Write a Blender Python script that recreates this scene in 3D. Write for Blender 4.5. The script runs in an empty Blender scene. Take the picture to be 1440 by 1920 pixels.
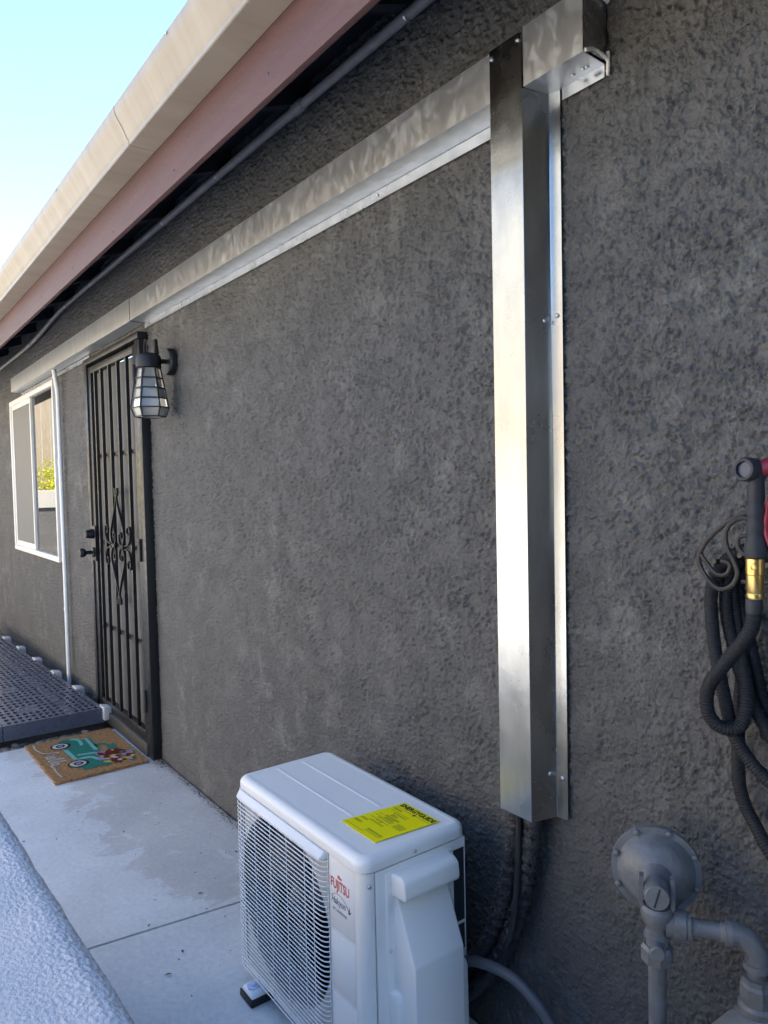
import bpy, bmesh, math, random
import numpy as np
from mathutils import Vector, Matrix
random.seed(7); RNG = np.random.default_rng(11)
R = math.radians
S = bpy.context.scene

# ------------------------------------------------------------------ camera
CAM = (0.0, -1.3, 1.4404)
yaw, pit, rol = R(-53.58269), R(-2.348364), R(1.22705)
fwd = np.array([math.sin(yaw)*math.cos(pit), math.cos(yaw)*math.cos(pit), math.sin(pit)])
r0 = np.array([math.cos(yaw), -math.sin(yaw), 0.0]); d0 = -np.cross(r0, fwd)
rgt = math.cos(rol)*r0 + math.sin(rol)*d0
dwn = -math.sin(rol)*r0 + math.cos(rol)*d0
cam = bpy.data.cameras.new('camera'); camo = bpy.data.objects.new('camera', cam)
S.collection.objects.link(camo); S.camera = camo
M = Matrix.Identity(4)
for i in range(3):
    M[i][0] = rgt[i]; M[i][1] = -dwn[i]; M[i][2] = -fwd[i]; M[i][3] = CAM[i]
camo.matrix_world = M
cam.sensor_fit = 'VERTICAL'; cam.sensor_height = 36.0; cam.lens = 36.0*1374.195/1920
cam.clip_start = 0.02; cam.clip_end = 2000

# ------------------------------------------------------------------ sky, sun, exposure
SUN_ELEV, SUN_AZ = R(38), R(28)            # sun stands behind the house (+y), turned to its near end (+x)
w = bpy.data.worlds.new('World'); S.world = w; w.use_nodes = True
nt = w.node_tree; bg = nt.nodes['Background']
sky = nt.nodes.new('ShaderNodeTexSky'); sky.sky_type = 'NISHITA'; sky.sun_disc = False
sky.sun_elevation = SUN_ELEV; sky.sun_rotation = SUN_AZ
sky.altitude = 50; sky.air_density = 1.0; sky.dust_density = .2; sky.ozone_density = 3.0
nt.links.new(sky.outputs[0], bg.inputs[0]); bg.inputs[1].default_value = 0.087
sun = bpy.data.lights.new('sun', 'SUN'); sun.energy = 4.7; sun.angle = R(0.53); sun.color = (1, .93, .82)
suno = bpy.data.objects.new('sun', sun); S.collection.objects.link(suno)
sd = Vector((math.sin(SUN_AZ)*math.cos(SUN_ELEV), math.cos(SUN_AZ)*math.cos(SUN_ELEV), math.sin(SUN_ELEV)))
suno.rotation_euler = sd.to_track_quat('Z', 'Y').to_euler(); suno.location = (3, 8, 9)
S.view_settings.view_transform = 'Standard'; S.view_settings.look = 'None'
S.view_settings.gamma = 1; S.view_settings.exposure = 2.97
S.render.engine = 'CYCLES'
S.cycles.max_bounces = 8; S.cycles.diffuse_bounces = 5; S.cycles.glossy_bounces = 4
S.cycles.transmission_bounces = 6; S.cycles.caustics_reflective = False; S.cycles.caustics_refractive = False
S.cycles.use_denoising = True; S.cycles.sample_clamp_indirect = 6

# ------------------------------------------------------------------ materials
MATS = {}
def mat(name, col, rough=.6, metal=0., spec=.5, var=None, bump=None, coat=0., trans=0., ior=1.45, rvar=None):
    """var=(scale, amount[, colour2, stretch]); bump=(scale, distance[, stretch])"""
    m = bpy.data.materials.new(name); m.use_nodes = True; t = m.node_tree; b = t.nodes['Principled BSDF']
    b.inputs['Base Color'].default_value = (*col, 1); b.inputs['Roughness'].default_value = rough
    b.inputs['Metallic'].default_value = metal; b.inputs['Specular IOR Level'].default_value = spec
    b.inputs['Coat Weight'].default_value = coat; b.inputs['Transmission Weight'].default_value = trans
    b.inputs['IOR'].default_value = ior
    tc = t.nodes.new('ShaderNodeTexCoord')
    def nz(scale, stretch=None, detail=6, rg=.6):
        n = t.nodes.new('ShaderNodeTexNoise'); n.inputs['Scale'].default_value = scale
        n.inputs['Detail'].default_value = detail; n.inputs['Roughness'].default_value = rg
        if stretch:
            mp = t.nodes.new('ShaderNodeMapping'); mp.inputs['Scale'].default_value = stretch
            t.links.new(tc.outputs['Object'], mp.inputs[0]); t.links.new(mp.outputs[0], n.inputs[0])
        else: t.links.new(tc.outputs['Object'], n.inputs[0])
        return n
    if var:
        n = nz(var[0], var[3] if len(var) > 3 else None)
        rp = t.nodes.new('ShaderNodeValToRGB'); a = var[1]
        rp.color_ramp.elements[0].position = .34; rp.color_ramp.elements[1].position = .68
        c2 = var[2] if len(var) > 2 and var[2] else tuple(c*(1-a) for c in col)
        rp.color_ramp.elements[0].color = (*c2, 1); rp.color_ramp.elements[1].color = (*col, 1)
        t.links.new(n.outputs[0], rp.inputs[0]); t.links.new(rp.outputs[0], b.inputs['Base Color'])
    if rvar:
        n = nz(rvar[0], rvar[3] if len(rvar) > 3 else None)
        mr = t.nodes.new('ShaderNodeMapRange'); mr.inputs[1].default_value = .35; mr.inputs[2].default_value = .7
        mr.inputs[3].default_value = rvar[1]; mr.inputs[4].default_value = rvar[2]
        t.links.new(n.outputs[0], mr.inputs[0]); t.links.new(mr.outputs[0], b.inputs['Roughness'])
    if bump:
        n = nz(bump[0], bump[2] if len(bump) > 2 else None, 5)
        bp = t.nodes.new('ShaderNodeBump'); bp.inputs['Distance'].default_value = bump[1]; bp.inputs['Strength'].default_value = 1
        t.links.new(n.outputs[0], bp.inputs['Height']); t.links.new(bp.outputs[0], b.inputs['Normal'])
    MATS[name] = m; return m

def ramp_mix(t, fac, c1, c2, p0, p1):
    rp = t.nodes.new('ShaderNodeValToRGB'); rp.color_ramp.elements[0].position = p0; rp.color_ramp.elements[1].position = p1
    rp.color_ramp.elements[0].color = (*c1, 1); rp.color_ramp.elements[1].color = (*c2, 1)
    t.links.new(fac, rp.inputs[0]); return rp

mat('stucco', (.106, .102, .099), .75, spec=.45, var=(3.0, .12, (.088, .086, .084)), bump=(260, .0011))
def stucco_extra():
    m = MATS['stucco']; t = m.node_tree; b = t.nodes['Principled BSDF']; L = t.links.new
    old = b.inputs['Base Color'].links[0].from_socket
    tc = t.nodes.new('ShaderNodeTexCoord')
    def nz(sc, d, rg, dist=0, st=None):
        n = t.nodes.new('ShaderNodeTexNoise'); n.inputs['Scale'].default_value = sc; n.inputs['Detail'].default_value = d
        n.inputs['Roughness'].default_value = rg; n.inputs['Distortion'].default_value = dist
        if st:
            mp = t.nodes.new('ShaderNodeMapping'); mp.inputs['Rotation'].default_value = (0, -.75, 0); mp.inputs['Scale'].default_value = st
            L(tc.outputs['Object'], mp.inputs[0]); L(mp.outputs[0], n.inputs[0])
        else: L(tc.outputs['Object'], n.inputs[0])
        return n.outputs[0]
    n = nz(7, 10, .72)
    rp = ramp_mix(t, n, (0, 0, 0), (1, 1, 1), .50, .68)       # rubbed, dusty, paler spots
    mx = t.nodes.new('ShaderNodeMix'); mx.data_type = 'RGBA'; mx.inputs[7].default_value = (.205, .20, .188, 1)
    sc = t.nodes.new('ShaderNodeMath'); sc.operation = 'MULTIPLY'
    lowm = t.nodes.new('ShaderNodeMapRange'); lowm.inputs[1].default_value = .42; lowm.inputs[2].default_value = .62; lowm.inputs[3].default_value = .10; lowm.inputs[4].default_value = .75
    L(nz(1.1, 3, .5), lowm.inputs[0]); L(lowm.outputs[0], sc.inputs[1])
    L(rp.outputs[0], sc.inputs[0]); L(sc.outputs[0], mx.inputs[0])
    L(old, mx.inputs[6]); L(mx.outputs[2], b.inputs['Base Color'])
    # trowelled dash: small islands with broken edges, stretched along a slant
    isl = ramp_mix(t, nz(150, 3, .65, 0, (1.15, 1, .9)), (0, 0, 0), (1, 1, 1), .44, .58)
    fine = nz(230, 2, .6)
    ml = t.nodes.new('ShaderNodeMapRange'); ml.inputs[1].default_value = .36; ml.inputs[2].default_value = .6
    ml.inputs[3].default_value = .25; ml.inputs[4].default_value = 1.15; L(nz(11, 4, .6), ml.inputs[0])
    mu = t.nodes.new('ShaderNodeMath'); mu.operation = 'MULTIPLY'; L(isl.outputs[0], mu.inputs[0]); L(ml.outputs[0], mu.inputs[1])
    mr = t.nodes.new('ShaderNodeMath'); mr.operation = 'MULTIPLY_ADD'; mr.inputs[1].default_value = .12
    L(fine, mr.inputs[0]); L(mu.outputs[0], mr.inputs[2])
    bp = [n for n in t.nodes if n.type == 'BUMP'][0]; bp.inputs['Distance'].default_value = .0014
    L(mr.outputs[0], bp.inputs['Height'])
stucco_extra()
mat('pale_stucco', (.84, .775, .74), .85, spec=.3, var=(120, .16), bump=(280, .0030))
mat('white_stucco', (.42, .405, .37), .85, spec=.3, var=(5, .10), bump=(120, .002))
mat('fascia_paint', (.115, .056, .054), .6, var=(6, .2, None, (.6, 4, 4)), bump=(90, .0016, (.6, 1, 1)))
mat('gutter_paint', (.40, .34, .265), .42, var=(3, .1, (.32, .265, .20), (5, .5, .5)))
mat('eave_paint', (.022, .024, .035), .6, var=(9, .3), bump=(60, .0006, (1, .2, 1)))
mat('shingle', (.11, .10, .095), .9, var=(30, .4), bump=(150, .002))
mat('galvanised', (.46, .465, .465), .26, 1., var=(14, .2, (.37, .38, .385), (1.6, 1.6, .5)), rvar=(6, .22, .35), bump=(4, .0012))
mat('black_metal', (.012, .012, .014), .38, spec=.5, rvar=(30, .3, .5))
mat('lamp_black', (.016, .016, .018), .5)
mat('door_panel', (.10, .10, .098), .6, var=(6, .12))
mat('threshold', (.06, .055, .05), .55, var=(30, .3))
mat('white_vinyl', (.80, .77, .71), .4, var=(12, .06))
mat('screen_mesh', (.16, .155, .15), .55, spec=.4)
mat('window_glass', (.012, .014, .016), .015, spec=1.0, ior=1.9)
mat('curtain', (.35, .33, .3), .8)
mat('pvc', (.80, .80, .78), .35, var=(20, .08))
mat('conduit_paint', (.34, .30, .28), .45, var=(25, .25))
mat('zinc', (.72, .71, .68), .3, 1.)
mat('ac_white', (.90, .865, .815), .36, spec=.5, var=(4, .03), bump=(420, .00010))
mat('ac_ledge', (.72, .75, .79), .35)
mat('ac_wire', (.80, .80, .79), .35)
mat('ac_inner', (.60, .585, .54), .5)
mat('ac_dark', (.012, .012, .014), .5)
mat('fan_grey', (.07, .075, .08), .45); mat('fan_ring_shade', (.22, .23, .24), .5)  # ring tone carries the shade inside the fan opening
mat('sticker_yellow', (1.0, .84, .0), .4, spec=.4)
mat('ink', (.02, .02, .02), .5)
mat('logo_red', (.62, .02, .015), .45)
mat('logo_grey', (.10, .12, .18), .45)
mat('dark_label', (.045, .047, .052), .35, var=(160, .35, None, (1, .2, 3)))
mat('foot_blue', (.55, .62, .80), .35)
mat('rubber', (.014, .014, .016), .6)
mat('foam_black', (.030, .030, .034), .32, spec=.6, bump=(150, .005), rvar=(60, .18, .45))
mat('cable_black', (.02, .02, .024), .4)
mat('liquidtight', (.10, .104, .112), .42)
mat('hose_fabric', (.012, .0125, .016), .62, spec=.35, bump=(900, .0006))
mat('brass', (.74, .52, .20), .33, 1., var=(40, .2, (.58, .38, .13)))
mat('nozzle_grey', (.022, .024, .03), .6)
mat('nozzle_red', (.22, .014, .032), .4)
mat('lens', (.05, .07, .11), .12, .2)
mat('iron_brown', (.05, .042, .036), .45, .2, var=(50, .35))
mat('gas_grey', (.155, .16, .168), .36, spec=.6, var=(38, .3, (.112, .112, .112)), bump=(140, .0010), rvar=(20, .28, .5))
mat('gas_light', (.28, .275, .265), .5, var=(18, .2), bump=(110, .0007))
mat('deck_plastic', (.075, .088, .125), .28, spec=.7, rvar=(18, .22, .34))
mat('tab_grey', (.62, .61, .60), .5, var=(60, .25))
mat('coir', (.43, .25, .115), .95, spec=.1, var=(60, .35, (.27, .14, .06)), bump=(700, .003))
mat('p_green', (.035, .21, .155), .9, spec=.1, var=(120, .3), bump=(700, .002))
mat('p_mint', (.22, .47, .43), .9, spec=.1, var=(120, .25), bump=(700, .002))
mat('p_white', (.60, .57, .52), .9, spec=.1, var=(150, .3), bump=(700, .002))
mat('p_black', (.02, .025, .03), .9, spec=.1)
mat('p_red', (.20, .03, .025), .9, spec=.1, var=(140, .5), bump=(700, .002))
mat('p_yellow', (.62, .47, .10), .9, spec=.1, var=(140, .4), bump=(700, .002))
mat('p_lav', (.30, .30, .46), .9, spec=.1, var=(140, .4), bump=(700, .002))
mat('soil', (.17, .135, .105), .95, var=(12, .4), bump=(90, .004))
mat('pebble', (.20, .19, .185), .6, var=(14, .4), bump=(120, .001))
mat('pebble_warm', (.27, .22, .18), .6, var=(14, .35), bump=(120, .001))
mat('pebble_dark', (.09, .10, .10), .55, var=(14, .35), bump=(120, .001))
mat('leaf_dry', (.10, .075, .05), .8, var=(200, .4))
mat('fence_wood', (.36, .29, .21), .75, var=(8, .28, None, (6, 6, .7)), bump=(60, .001, (2, 2, .15)))
mat('leaf_lime', (.80, .82, .03), .55, var=(9, .35))
mat('wood_stem', (.16, .12, .08), .85)
mat('caulk', (.72, .70, .64), .6, bump=(120, .002))
mat('plain_dark', (.03, .03, .03), .8)
mat('glass_clear', (1, 1, 1), .03, trans=1., ior=1.45)

def rusty(name):
    m = MATS[name]; t = m.node_tree; b = t.nodes['Principled BSDF']; L = t.links.new; old = b.inputs['Base Color'].links[0].from_socket
    tc = t.nodes.new('ShaderNodeTexCoord'); n = t.nodes.new('ShaderNodeTexNoise'); n.inputs['Scale'].default_value = 42; n.inputs['Detail'].default_value = 8; n.inputs['Roughness'].default_value = .7
    L(tc.outputs['Object'], n.inputs[0]); rp = ramp_mix(t, n.outputs[0], (0, 0, 0), (1, 1, 1), .61, .68)
    mx = t.nodes.new('ShaderNodeMix'); mx.data_type = 'RGBA'; mx.inputs[7].default_value = (.085, .060, .045, 1)
    L(rp.outputs[0], mx.inputs[0]); L(old, mx.inputs[6]); L(mx.outputs[2], b.inputs['Base Color'])
rusty('gas_grey'); rusty('gas_light')
def concrete():
    m = mat('concrete', (.47, .455, .43), .62, spec=.4); t = m.node_tree; b = t.nodes['Principled BSDF']
    tc = t.nodes.new('ShaderNodeTexCoord'); L = t.links.new
    def nz(s, d=8, r=.6, dist=0):
        n = t.nodes.new('ShaderNodeTexNoise'); n.inputs['Scale'].default_value = s; n.inputs['Detail'].default_value = d
        n.inputs['Roughness'].default_value = r; n.inputs['Distortion'].default_value = dist
        L(tc.outputs['Object'], n.inputs[0]); return n.outputs[0]
    def mth(op, a, bb):
        n = t.nodes.new('ShaderNodeMath'); n.operation = op
        for k, v in ((0, a), (1, bb)):
            if isinstance(v, (int, float)): n.inputs[k].default_value = v
            else: L(v, n.inputs[k])
        return n.outputs[0]
    base = ramp_mix(t, nz(2.3, 10, .65), (.57, .57, .57), (.74, .735, .72), .3, .7)
    fine = ramp_mix(t, nz(55, 6, .7), (.86, .86, .86), (1.06, 1.06, 1.06), .3, .7)
    mx = t.nodes.new('ShaderNodeMix'); mx.data_type = 'RGBA'; mx.blend_type = 'MULTIPLY'; mx.inputs[0].default_value = 1
    L(base.outputs[0], mx.inputs[6]); L(fine.outputs[0], mx.inputs[7])
    # an older, browner cement film along the house wall with a ragged rim, worn through in spots
    sp = t.nodes.new('ShaderNodeSeparateXYZ'); L(tc.outputs['Object'], sp.inputs[0])
    edge = mth('ADD', sp.outputs[1], mth('MULTIPLY', mth('SUBTRACT', nz(3.2, 9, .68, .4), .5), .75))
    edge = mth('ADD', edge, mth('MULTIPLY', mth('ADD', sp.outputs[0], 2.9), -.13))
    side = mth('GREATER_THAN', mth('ADD', sp.outputs[0], mth('MULTIPLY', sp.outputs[1], .12)), -2.38)
    mr = t.nodes.new('ShaderNodeMapRange'); mr.inputs[1].default_value = -.44; mr.inputs[2].default_value = -.425
    L(edge, mr.inputs[0])
    worn = t.nodes.new('ShaderNodeMapRange'); worn.inputs[1].default_value = .60; worn.inputs[2].default_value = .63
    worn.inputs[3].default_value = 1; worn.inputs[4].default_value = .25
    L(nz(9, 8, .6, .6), worn.inputs[0])
    mk = mth('MULTIPLY', mth('MULTIPLY', mr.outputs[0], worn.outputs[0]), mth('SUBTRACT', 1, side))
    mk = mth('MULTIPLY', mk, .58)
    m2 = t.nodes.new('ShaderNodeMix'); m2.data_type = 'RGBA'; m2.blend_type = 'MULTIPLY'
    m2.inputs[7].default_value = (.76, .71, .67, 1)
    L(mk, m2.inputs[0]); L(mx.outputs[2], m2.inputs[6]); L(m2.outputs[2], b.inputs['Base Color'])
    bp = t.nodes.new('ShaderNodeBump'); bp.inputs['Distance'].default_value = .0012
    L(nz(45, 8, .7), bp.inputs['Height']); L(bp.outputs[0], b.inputs['Normal'])
    rr = t.nodes.new('ShaderNodeMapRange'); rr.inputs[1].default_value = .35; rr.inputs[2].default_value = .65
    rr.inputs[3].default_value = .45; rr.inputs[4].default_value = .75; L(nz(4, 8), rr.inputs[0]); L(rr.outputs[0], b.inputs['Roughness'])
concrete()

def galv_smeared():
    """galvanised sheet with hand smears and dull streaks"""
    m = MATS['galvanised'].copy(); m.name = 'galvanised_smeared'; MATS['galvanised_smeared'] = m
    t = m.node_tree; b = t.nodes['Principled BSDF']; L = t.links.new
    tc = t.nodes.new('ShaderNodeTexCoord'); mp = t.nodes.new('ShaderNodeMapping'); mp.inputs['Scale'].default_value = (44, 8, 24)
    mp.inputs['Rotation'].default_value = (0, .35, 0)
    L(tc.outputs['Object'], mp.inputs[0])
    n = t.nodes.new('ShaderNodeTexNoise'); n.inputs['Scale'].default_value = 1; n.inputs['Detail'].default_value = 6
    n.inputs['Roughness'].default_value = .6; n.inputs['Distortion'].default_value = .7; L(mp.outputs[0], n.inputs[0])
    rp = ramp_mix(t, n.outputs[0], (0, 0, 0), (1, 1, 1), .47, .66)
    mr = t.nodes.new('ShaderNodeMapRange'); mr.inputs[3].default_value = .40; mr.inputs[4].default_value = .49
    L(rp.outputs[0], mr.inputs[0]); L(mr.outputs[0], b.inputs['Roughness'])
    me = t.nodes.new('ShaderNodeMapRange'); me.inputs[3].default_value = .92; me.inputs[4].default_value = .80
    L(rp.outputs[0], me.inputs[0]); L(me.outputs[0], b.inputs['Metallic'])
galv_smeared()
for n_ in MATS['galvanised_smeared'].node_tree.nodes:
    if n_.type == 'VALTORGB' and n_.color_ramp.elements[1].color[0] < .9 and n_.color_ramp.elements[1].color[0] > .3:
        n_.color_ramp.elements[0].color = (.66, .69, .72, 1); n_.color_ramp.elements[1].color = (.76, .79, .82, 1)

# ------------------------------------------------------------------ mesh helpers
COL = S.collection
class MB:
    def __init__(s): s.v = []; s.f = []
    def add(s, vs, fs):
        o = len(s.v); s.v += [tuple(map(float, p)) for p in vs]; s.f += [tuple(i+o for i in f) for f in fs]; return s
    def box(s, a, b, bev=0., seg=2):
        x0, x1 = sorted((a[0], b[0])); y0, y1 = sorted((a[1], b[1])); z0, z1 = sorted((a[2], b[2]))
        vs = [(x0,y0,z0),(x1,y0,z0),(x1,y1,z0),(x0,y1,z0),(x0,y0,z1),(x1,y0,z1),(x1,y1,z1),(x0,y1,z1)]
        fs = [(0,3,2,1),(4,5,6,7),(0,1,5,4),(1,2,6,5),(2,3,7,6),(3,0,4,7)]
        return s.hull(vs, fs, bev, seg)
    def hull(s, vs, fs, bev=0., seg=2):
        if bev <= 0: return s.add(vs, fs)
        bm = bmesh.new(); bv = [bm.verts.new(p) for p in vs]
        for f in fs: bm.faces.new([bv[i] for i in f])
        bmesh.ops.bevel(bm, geom=bm.edges[:], offset=bev, segments=seg, profile=.5, affect='EDGES', clamp_overlap=True)
        bm.verts.index_update(); s.add([v.co for v in bm.verts], [[v.index for v in f.verts] for f in bm.faces]); bm.free(); return s
    def sweep(s, path, sect, up=None, cap=True, closed=False, scale=None):
        """sweep a closed 2-D section along a path (parallel transport frame)"""
        P = [Vector(p) for p in path]; n = len(P); k = len(sect); T = []
        for i in range(n):
            a = P[(i-1) % n] if closed or i > 0 else P[0]; b = P[(i+1) % n] if closed or i < n-1 else P[-1]
            T.append((b-a).normalized())
        U = Vector(up) if up else (Vector((0,0,1)) if abs(T[0].z) < .9 else Vector((1,0,0)))
        u = (U - T[0]*U.dot(T[0])).normalized(); vs = []
        for i in range(n):
            if i: u = (u - T[i]*u.dot(T[i])).normalized()
            w_ = T[i].cross(u); sc = scale[i] if scale else 1
            vs += [P[i] + u*(c[1]*sc) + w_*(c[0]*sc) for c in sect]
        fs = []
        for i in range(n if closed else n-1):
            j = (i+1) % n
            for q in range(k): fs.append((i*k+q, i*k+(q+1) % k, j*k+(q+1) % k, j*k+q))
        if cap and not closed: fs += [tuple(range(k))[::-1], tuple((n-1)*k+q for q in range(k))]
        return s.add(vs, fs)
    def tube(s, path, r, n=10, cap=True, closed=False, scale=None):
        return s.sweep(path, [(r*math.cos(2*math.pi*i/n), r*math.sin(2*math.pi*i/n)) for i in range(n)], None, cap, closed, scale)
    def bar(s, path, wu, wv, up, closed=False):
        return s.sweep(path, [(-wv/2,-wu/2),(wv/2,-wu/2),(wv/2,wu/2),(-wv/2,wu/2)], up, True, closed)
    def lathe(s, prof, org, axis=(0,0,1), n=24, ref=None):
        ax = Vector(axis).normalized(); e = Vector(ref) if ref else (Vector((1,0,0)) if abs(ax.x) < .9 else Vector((0,1,0)))
        e = (e - ax*e.dot(ax)).normalized(); g = ax.cross(e); o = Vector(org); vs = []; fs = []; k = len(prof)
        for i in range(n):
            a = 2*math.pi*i/n; d = e*math.cos(a) + g*math.sin(a)
            vs += [o + d*r + ax*h for r, h in prof]
        for i in range(n):
            j = (i+1) % n
            for q in range(k-1): fs.append((i*k+q, j*k+q, j*k+q+1, i*k+q+1))
        if prof[0][0] > 1e-6: fs.append(tuple(i*k for i in range(n))[::-1])
        if prof[-1][0] > 1e-6: fs.append(tuple(i*k+k-1 for i in range(n)))
        return s.add(vs, fs)
    def cyl(s, a, b, r, n=16, bev=0.):
        a = Vector(a); b = Vector(b); L = (b-a).length
        pr = [(r, 0), (r, L)] if bev <= 0 else [(r-bev, 0), (r, bev), (r, L-bev), (r-bev, L)]
        return s.lathe(pr, a, b-a, n)
    def prism(s, poly, z0, z1):
        k = len(poly); vs = [(x, y, z0) for x, y in poly] + [(x, y, z1) for x, y in poly]
        fs = [tuple(range(k))[::-1], tuple(range(k, 2*k))] + [(i, (i+1) % k, k+(i+1) % k, k+i) for i in range(k)]
        return s.add(vs, fs)
    def strip(s, prof, x0, x1, th=None):
        """extrude an open (y,z) profile along x, optional sheet thickness along its normals"""
        k = len(prof); P = [Vector((0, p[0], p[1])) for p in prof]
        if th is None:
            vs = [(x0, *p) for p in prof] + [(x1, *p) for p in prof]
            return s.add(vs, [(i, i+1, k+i+1, k+i) for i in range(k-1)])
        inner = []
        for i in range(k):
            a = P[max(i-1, 0)]; b = P[min(i+1, k-1)]; t = (b-a).normalized(); nrm = Vector((0, -t.z, t.y)); inner.append(P[i] + nrm*th)
        loop = [(p.y, p.z) for p in P] + [(p.y, p.z) for p in reversed(inner)]; m = len(loop)
        vs = [(x0, *p) for p in loop] + [(x1, *p) for p in loop]
        fs = [(i, (i+1) % m, m+(i+1) % m, m+i) for i in range(m)]
        for i in range(k-1):
            fs += [(i, m-1-i, m-2-i, i+1), (m+i, m+i+1, m+m-2-i, m+m-1-i)]
        return s.add(vs, fs)

def link_mesh(name, me, m, parent=None, smooth=True, ang=35):
    if m: me.materials.append(MATS[m])
    if smooth and len(me.polygons):
        me.polygons.foreach_set('use_smooth', [True]*len(me.polygons)); me.set_sharp_from_angle(angle=R(ang))
    o = bpy.data.objects.new(name, me); COL.objects.link(o)
    if parent: put(o, parent)
    return o
ORG = {}
def put(o, parent):
    """parent without moving: parents only carry translations"""
    o.parent = parent; off = Vector((0,0,0)); p = parent
    while p is not None: off += Vector(p.location); p = p.parent
    if parent.type == 'EMPTY': o.matrix_parent_inverse = Matrix.Translation(-off)
    return o
def build(mb, name, m, parent=None, smooth=True, ang=35, fix=True):
    me = bpy.data.meshes.new(name); me.from_pydata(mb.v, [], mb.f)
    if fix:
        bm = bmesh.new(); bm.from_mesh(me); bmesh.ops.recalc_face_normals(bm, faces=bm.faces[:]); bm.to_mesh(me); bm.free()
    me.update(); return link_mesh(name, me, m, parent, smooth, ang)
def tag(o, label=None, cat=None, group=None, kind=None):
    if label: o['label'] = label
    if cat: o['category'] = cat
    if group: o['group'] = group
    if kind: o['kind'] = kind
    return o
def thing(name, loc, label, cat, group=None):
    o = bpy.data.objects.new(name, None); o.empty_display_size = .1; o.location = loc; COL.objects.link(o)
    return tag(o, label, cat, group)
def smooth_path(pts, n=8, closed=False):
    P = [np.array(p, float) for p in pts]; out = []; k = len(P)
    rng = range(k if closed else k-1)
    for i in rng:
        if closed: p0, p1, p2, p3 = P[(i-1) % k], P[i], P[(i+1) % k], P[(i+2) % k]
        else:
            p1, p2 = P[i], P[i+1]; p0 = P[i-1] if i > 0 else 2*p1-p2; p3 = P[i+2] if i+2 < k else 2*p2-p1
        for j in range(n):
            t = j/n; out.append(.5*((2*p1) + (-p0+p2)*t + (2*p0-5*p1+4*p2-p3)*t*t + (-p0+3*p1-3*p2+p3)*t**3))
    if not closed: out.append(P[-1])
    return [tuple(p) for p in out]
def resample(path, step):
    P = np.array(path); d = np.r_[0, np.cumsum(np.linalg.norm(np.diff(P, axis=0), axis=1))]; n = max(2, int(d[-1]/step)+1)
    q = np.linspace(0, d[-1], n); return [tuple(p) for p in np.stack([np.interp(q, d, P[:, i]) for i in range(3)], 1)]
def text_mesh(name, body, size, m, parent, origin, ux, uy, extrude=.0002, align='LEFT', width=1., shear=0., bold=0.):
    cu = bpy.data.curves.new(name, 'FONT'); cu.body = body; cu.size = size; cu.extrude = extrude; cu.align_x = align; cu.shear = shear
    cu.resolution_u = 3; cu.offset = bold
    ob = bpy.data.objects.new(name, cu); COL.objects.link(ob); dg = bpy.context.evaluated_depsgraph_get()
    me = bpy.data.meshes.new_from_object(ob.evaluated_get(dg)); bpy.data.objects.remove(ob)
    ux = Vector(ux).normalized(); uy = Vector(uy).normalized(); uz = ux.cross(uy); o = Vector(origin)
    for v in me.vertices: c = v.co.copy(); v.co = o + ux*(c.x*width) + uy*c.y + uz*c.z
    me.update(); me.materials.clear(); return link_mesh(name, me, m, parent, False)
def screw(parent, pos, axis, r=.005, m='zinc', name='screw'):
    return build(MB().lathe([(r, 0), (r, r*.35), (r*.7, r*.7), (0, r*.8)], pos, axis, 10), name, m, parent)

# ------------------------------------------------------------------ noise field for stucco
def band_noise(nx, nz, step, lo, hi, rng, aniso=1.0, ang=0.):
    """random field with wavelengths between lo and hi (metres)"""
    f = np.fft.rfft2(rng.standard_normal((nz, nx)).astype(np.float32))
    ky = np.fft.fftfreq(nz, step)[:, None]; kx = np.fft.rfftfreq(nx, step)[None, :]
    a = kx*math.cos(ang) + ky*math.sin(ang); b = (-kx*math.sin(ang) + ky*math.cos(ang))*aniso
    k = np.hypot(a, b); g = np.exp(-(k*lo)**2*.9)*(1-np.exp(-(k*hi)**2*1.2))
    h = np.fft.irfft2(f*g, s=(nz, nx)); return (h-h.mean())/h.std()
def sstep(a, b, x):
    t = np.clip((x-a)/(b-a), 0, 1); return t*t*(3-2*t)
def plates(X, Z, cell, fill, rng, jit=.9):
    """flat-topped angular flakes: every Voronoi cell has a height of its own, many are empty"""
    nx = int(X.max()/cell)+4; nz = int(Z.max()/cell)+4
    px = rng.random((nz, nx)).astype(np.float32)*jit; pz = rng.random((nz, nx)).astype(np.float32)*jit
    hh = np.where(rng.random((nz, nx)) < fill, .45+.55*rng.random((nz, nx)), .12*rng.random((nz, nx))).astype(np.float32)
    gx = X/cell+1; gz = Z/cell+1; ix = gx.astype(np.int32); iz = gz.astype(np.int32)
    best = np.full(X.shape, 9, np.float32); out = np.zeros(X.shape, np.float32)
    for dz in (-1, 0, 1):
        for dx in (-1, 0, 1):
            cx = np.clip(ix+dx, 0, nx-1); cz = np.clip(iz+dz, 0, nz-1)
            d = (cx+px[cz, cx]-gx)**2 + (cz+pz[cz, cx]-gz)**2; m = d < best
            best = np.where(m, d, best); out = np.where(m, hh[cz, cx], out)
    return out
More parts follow.
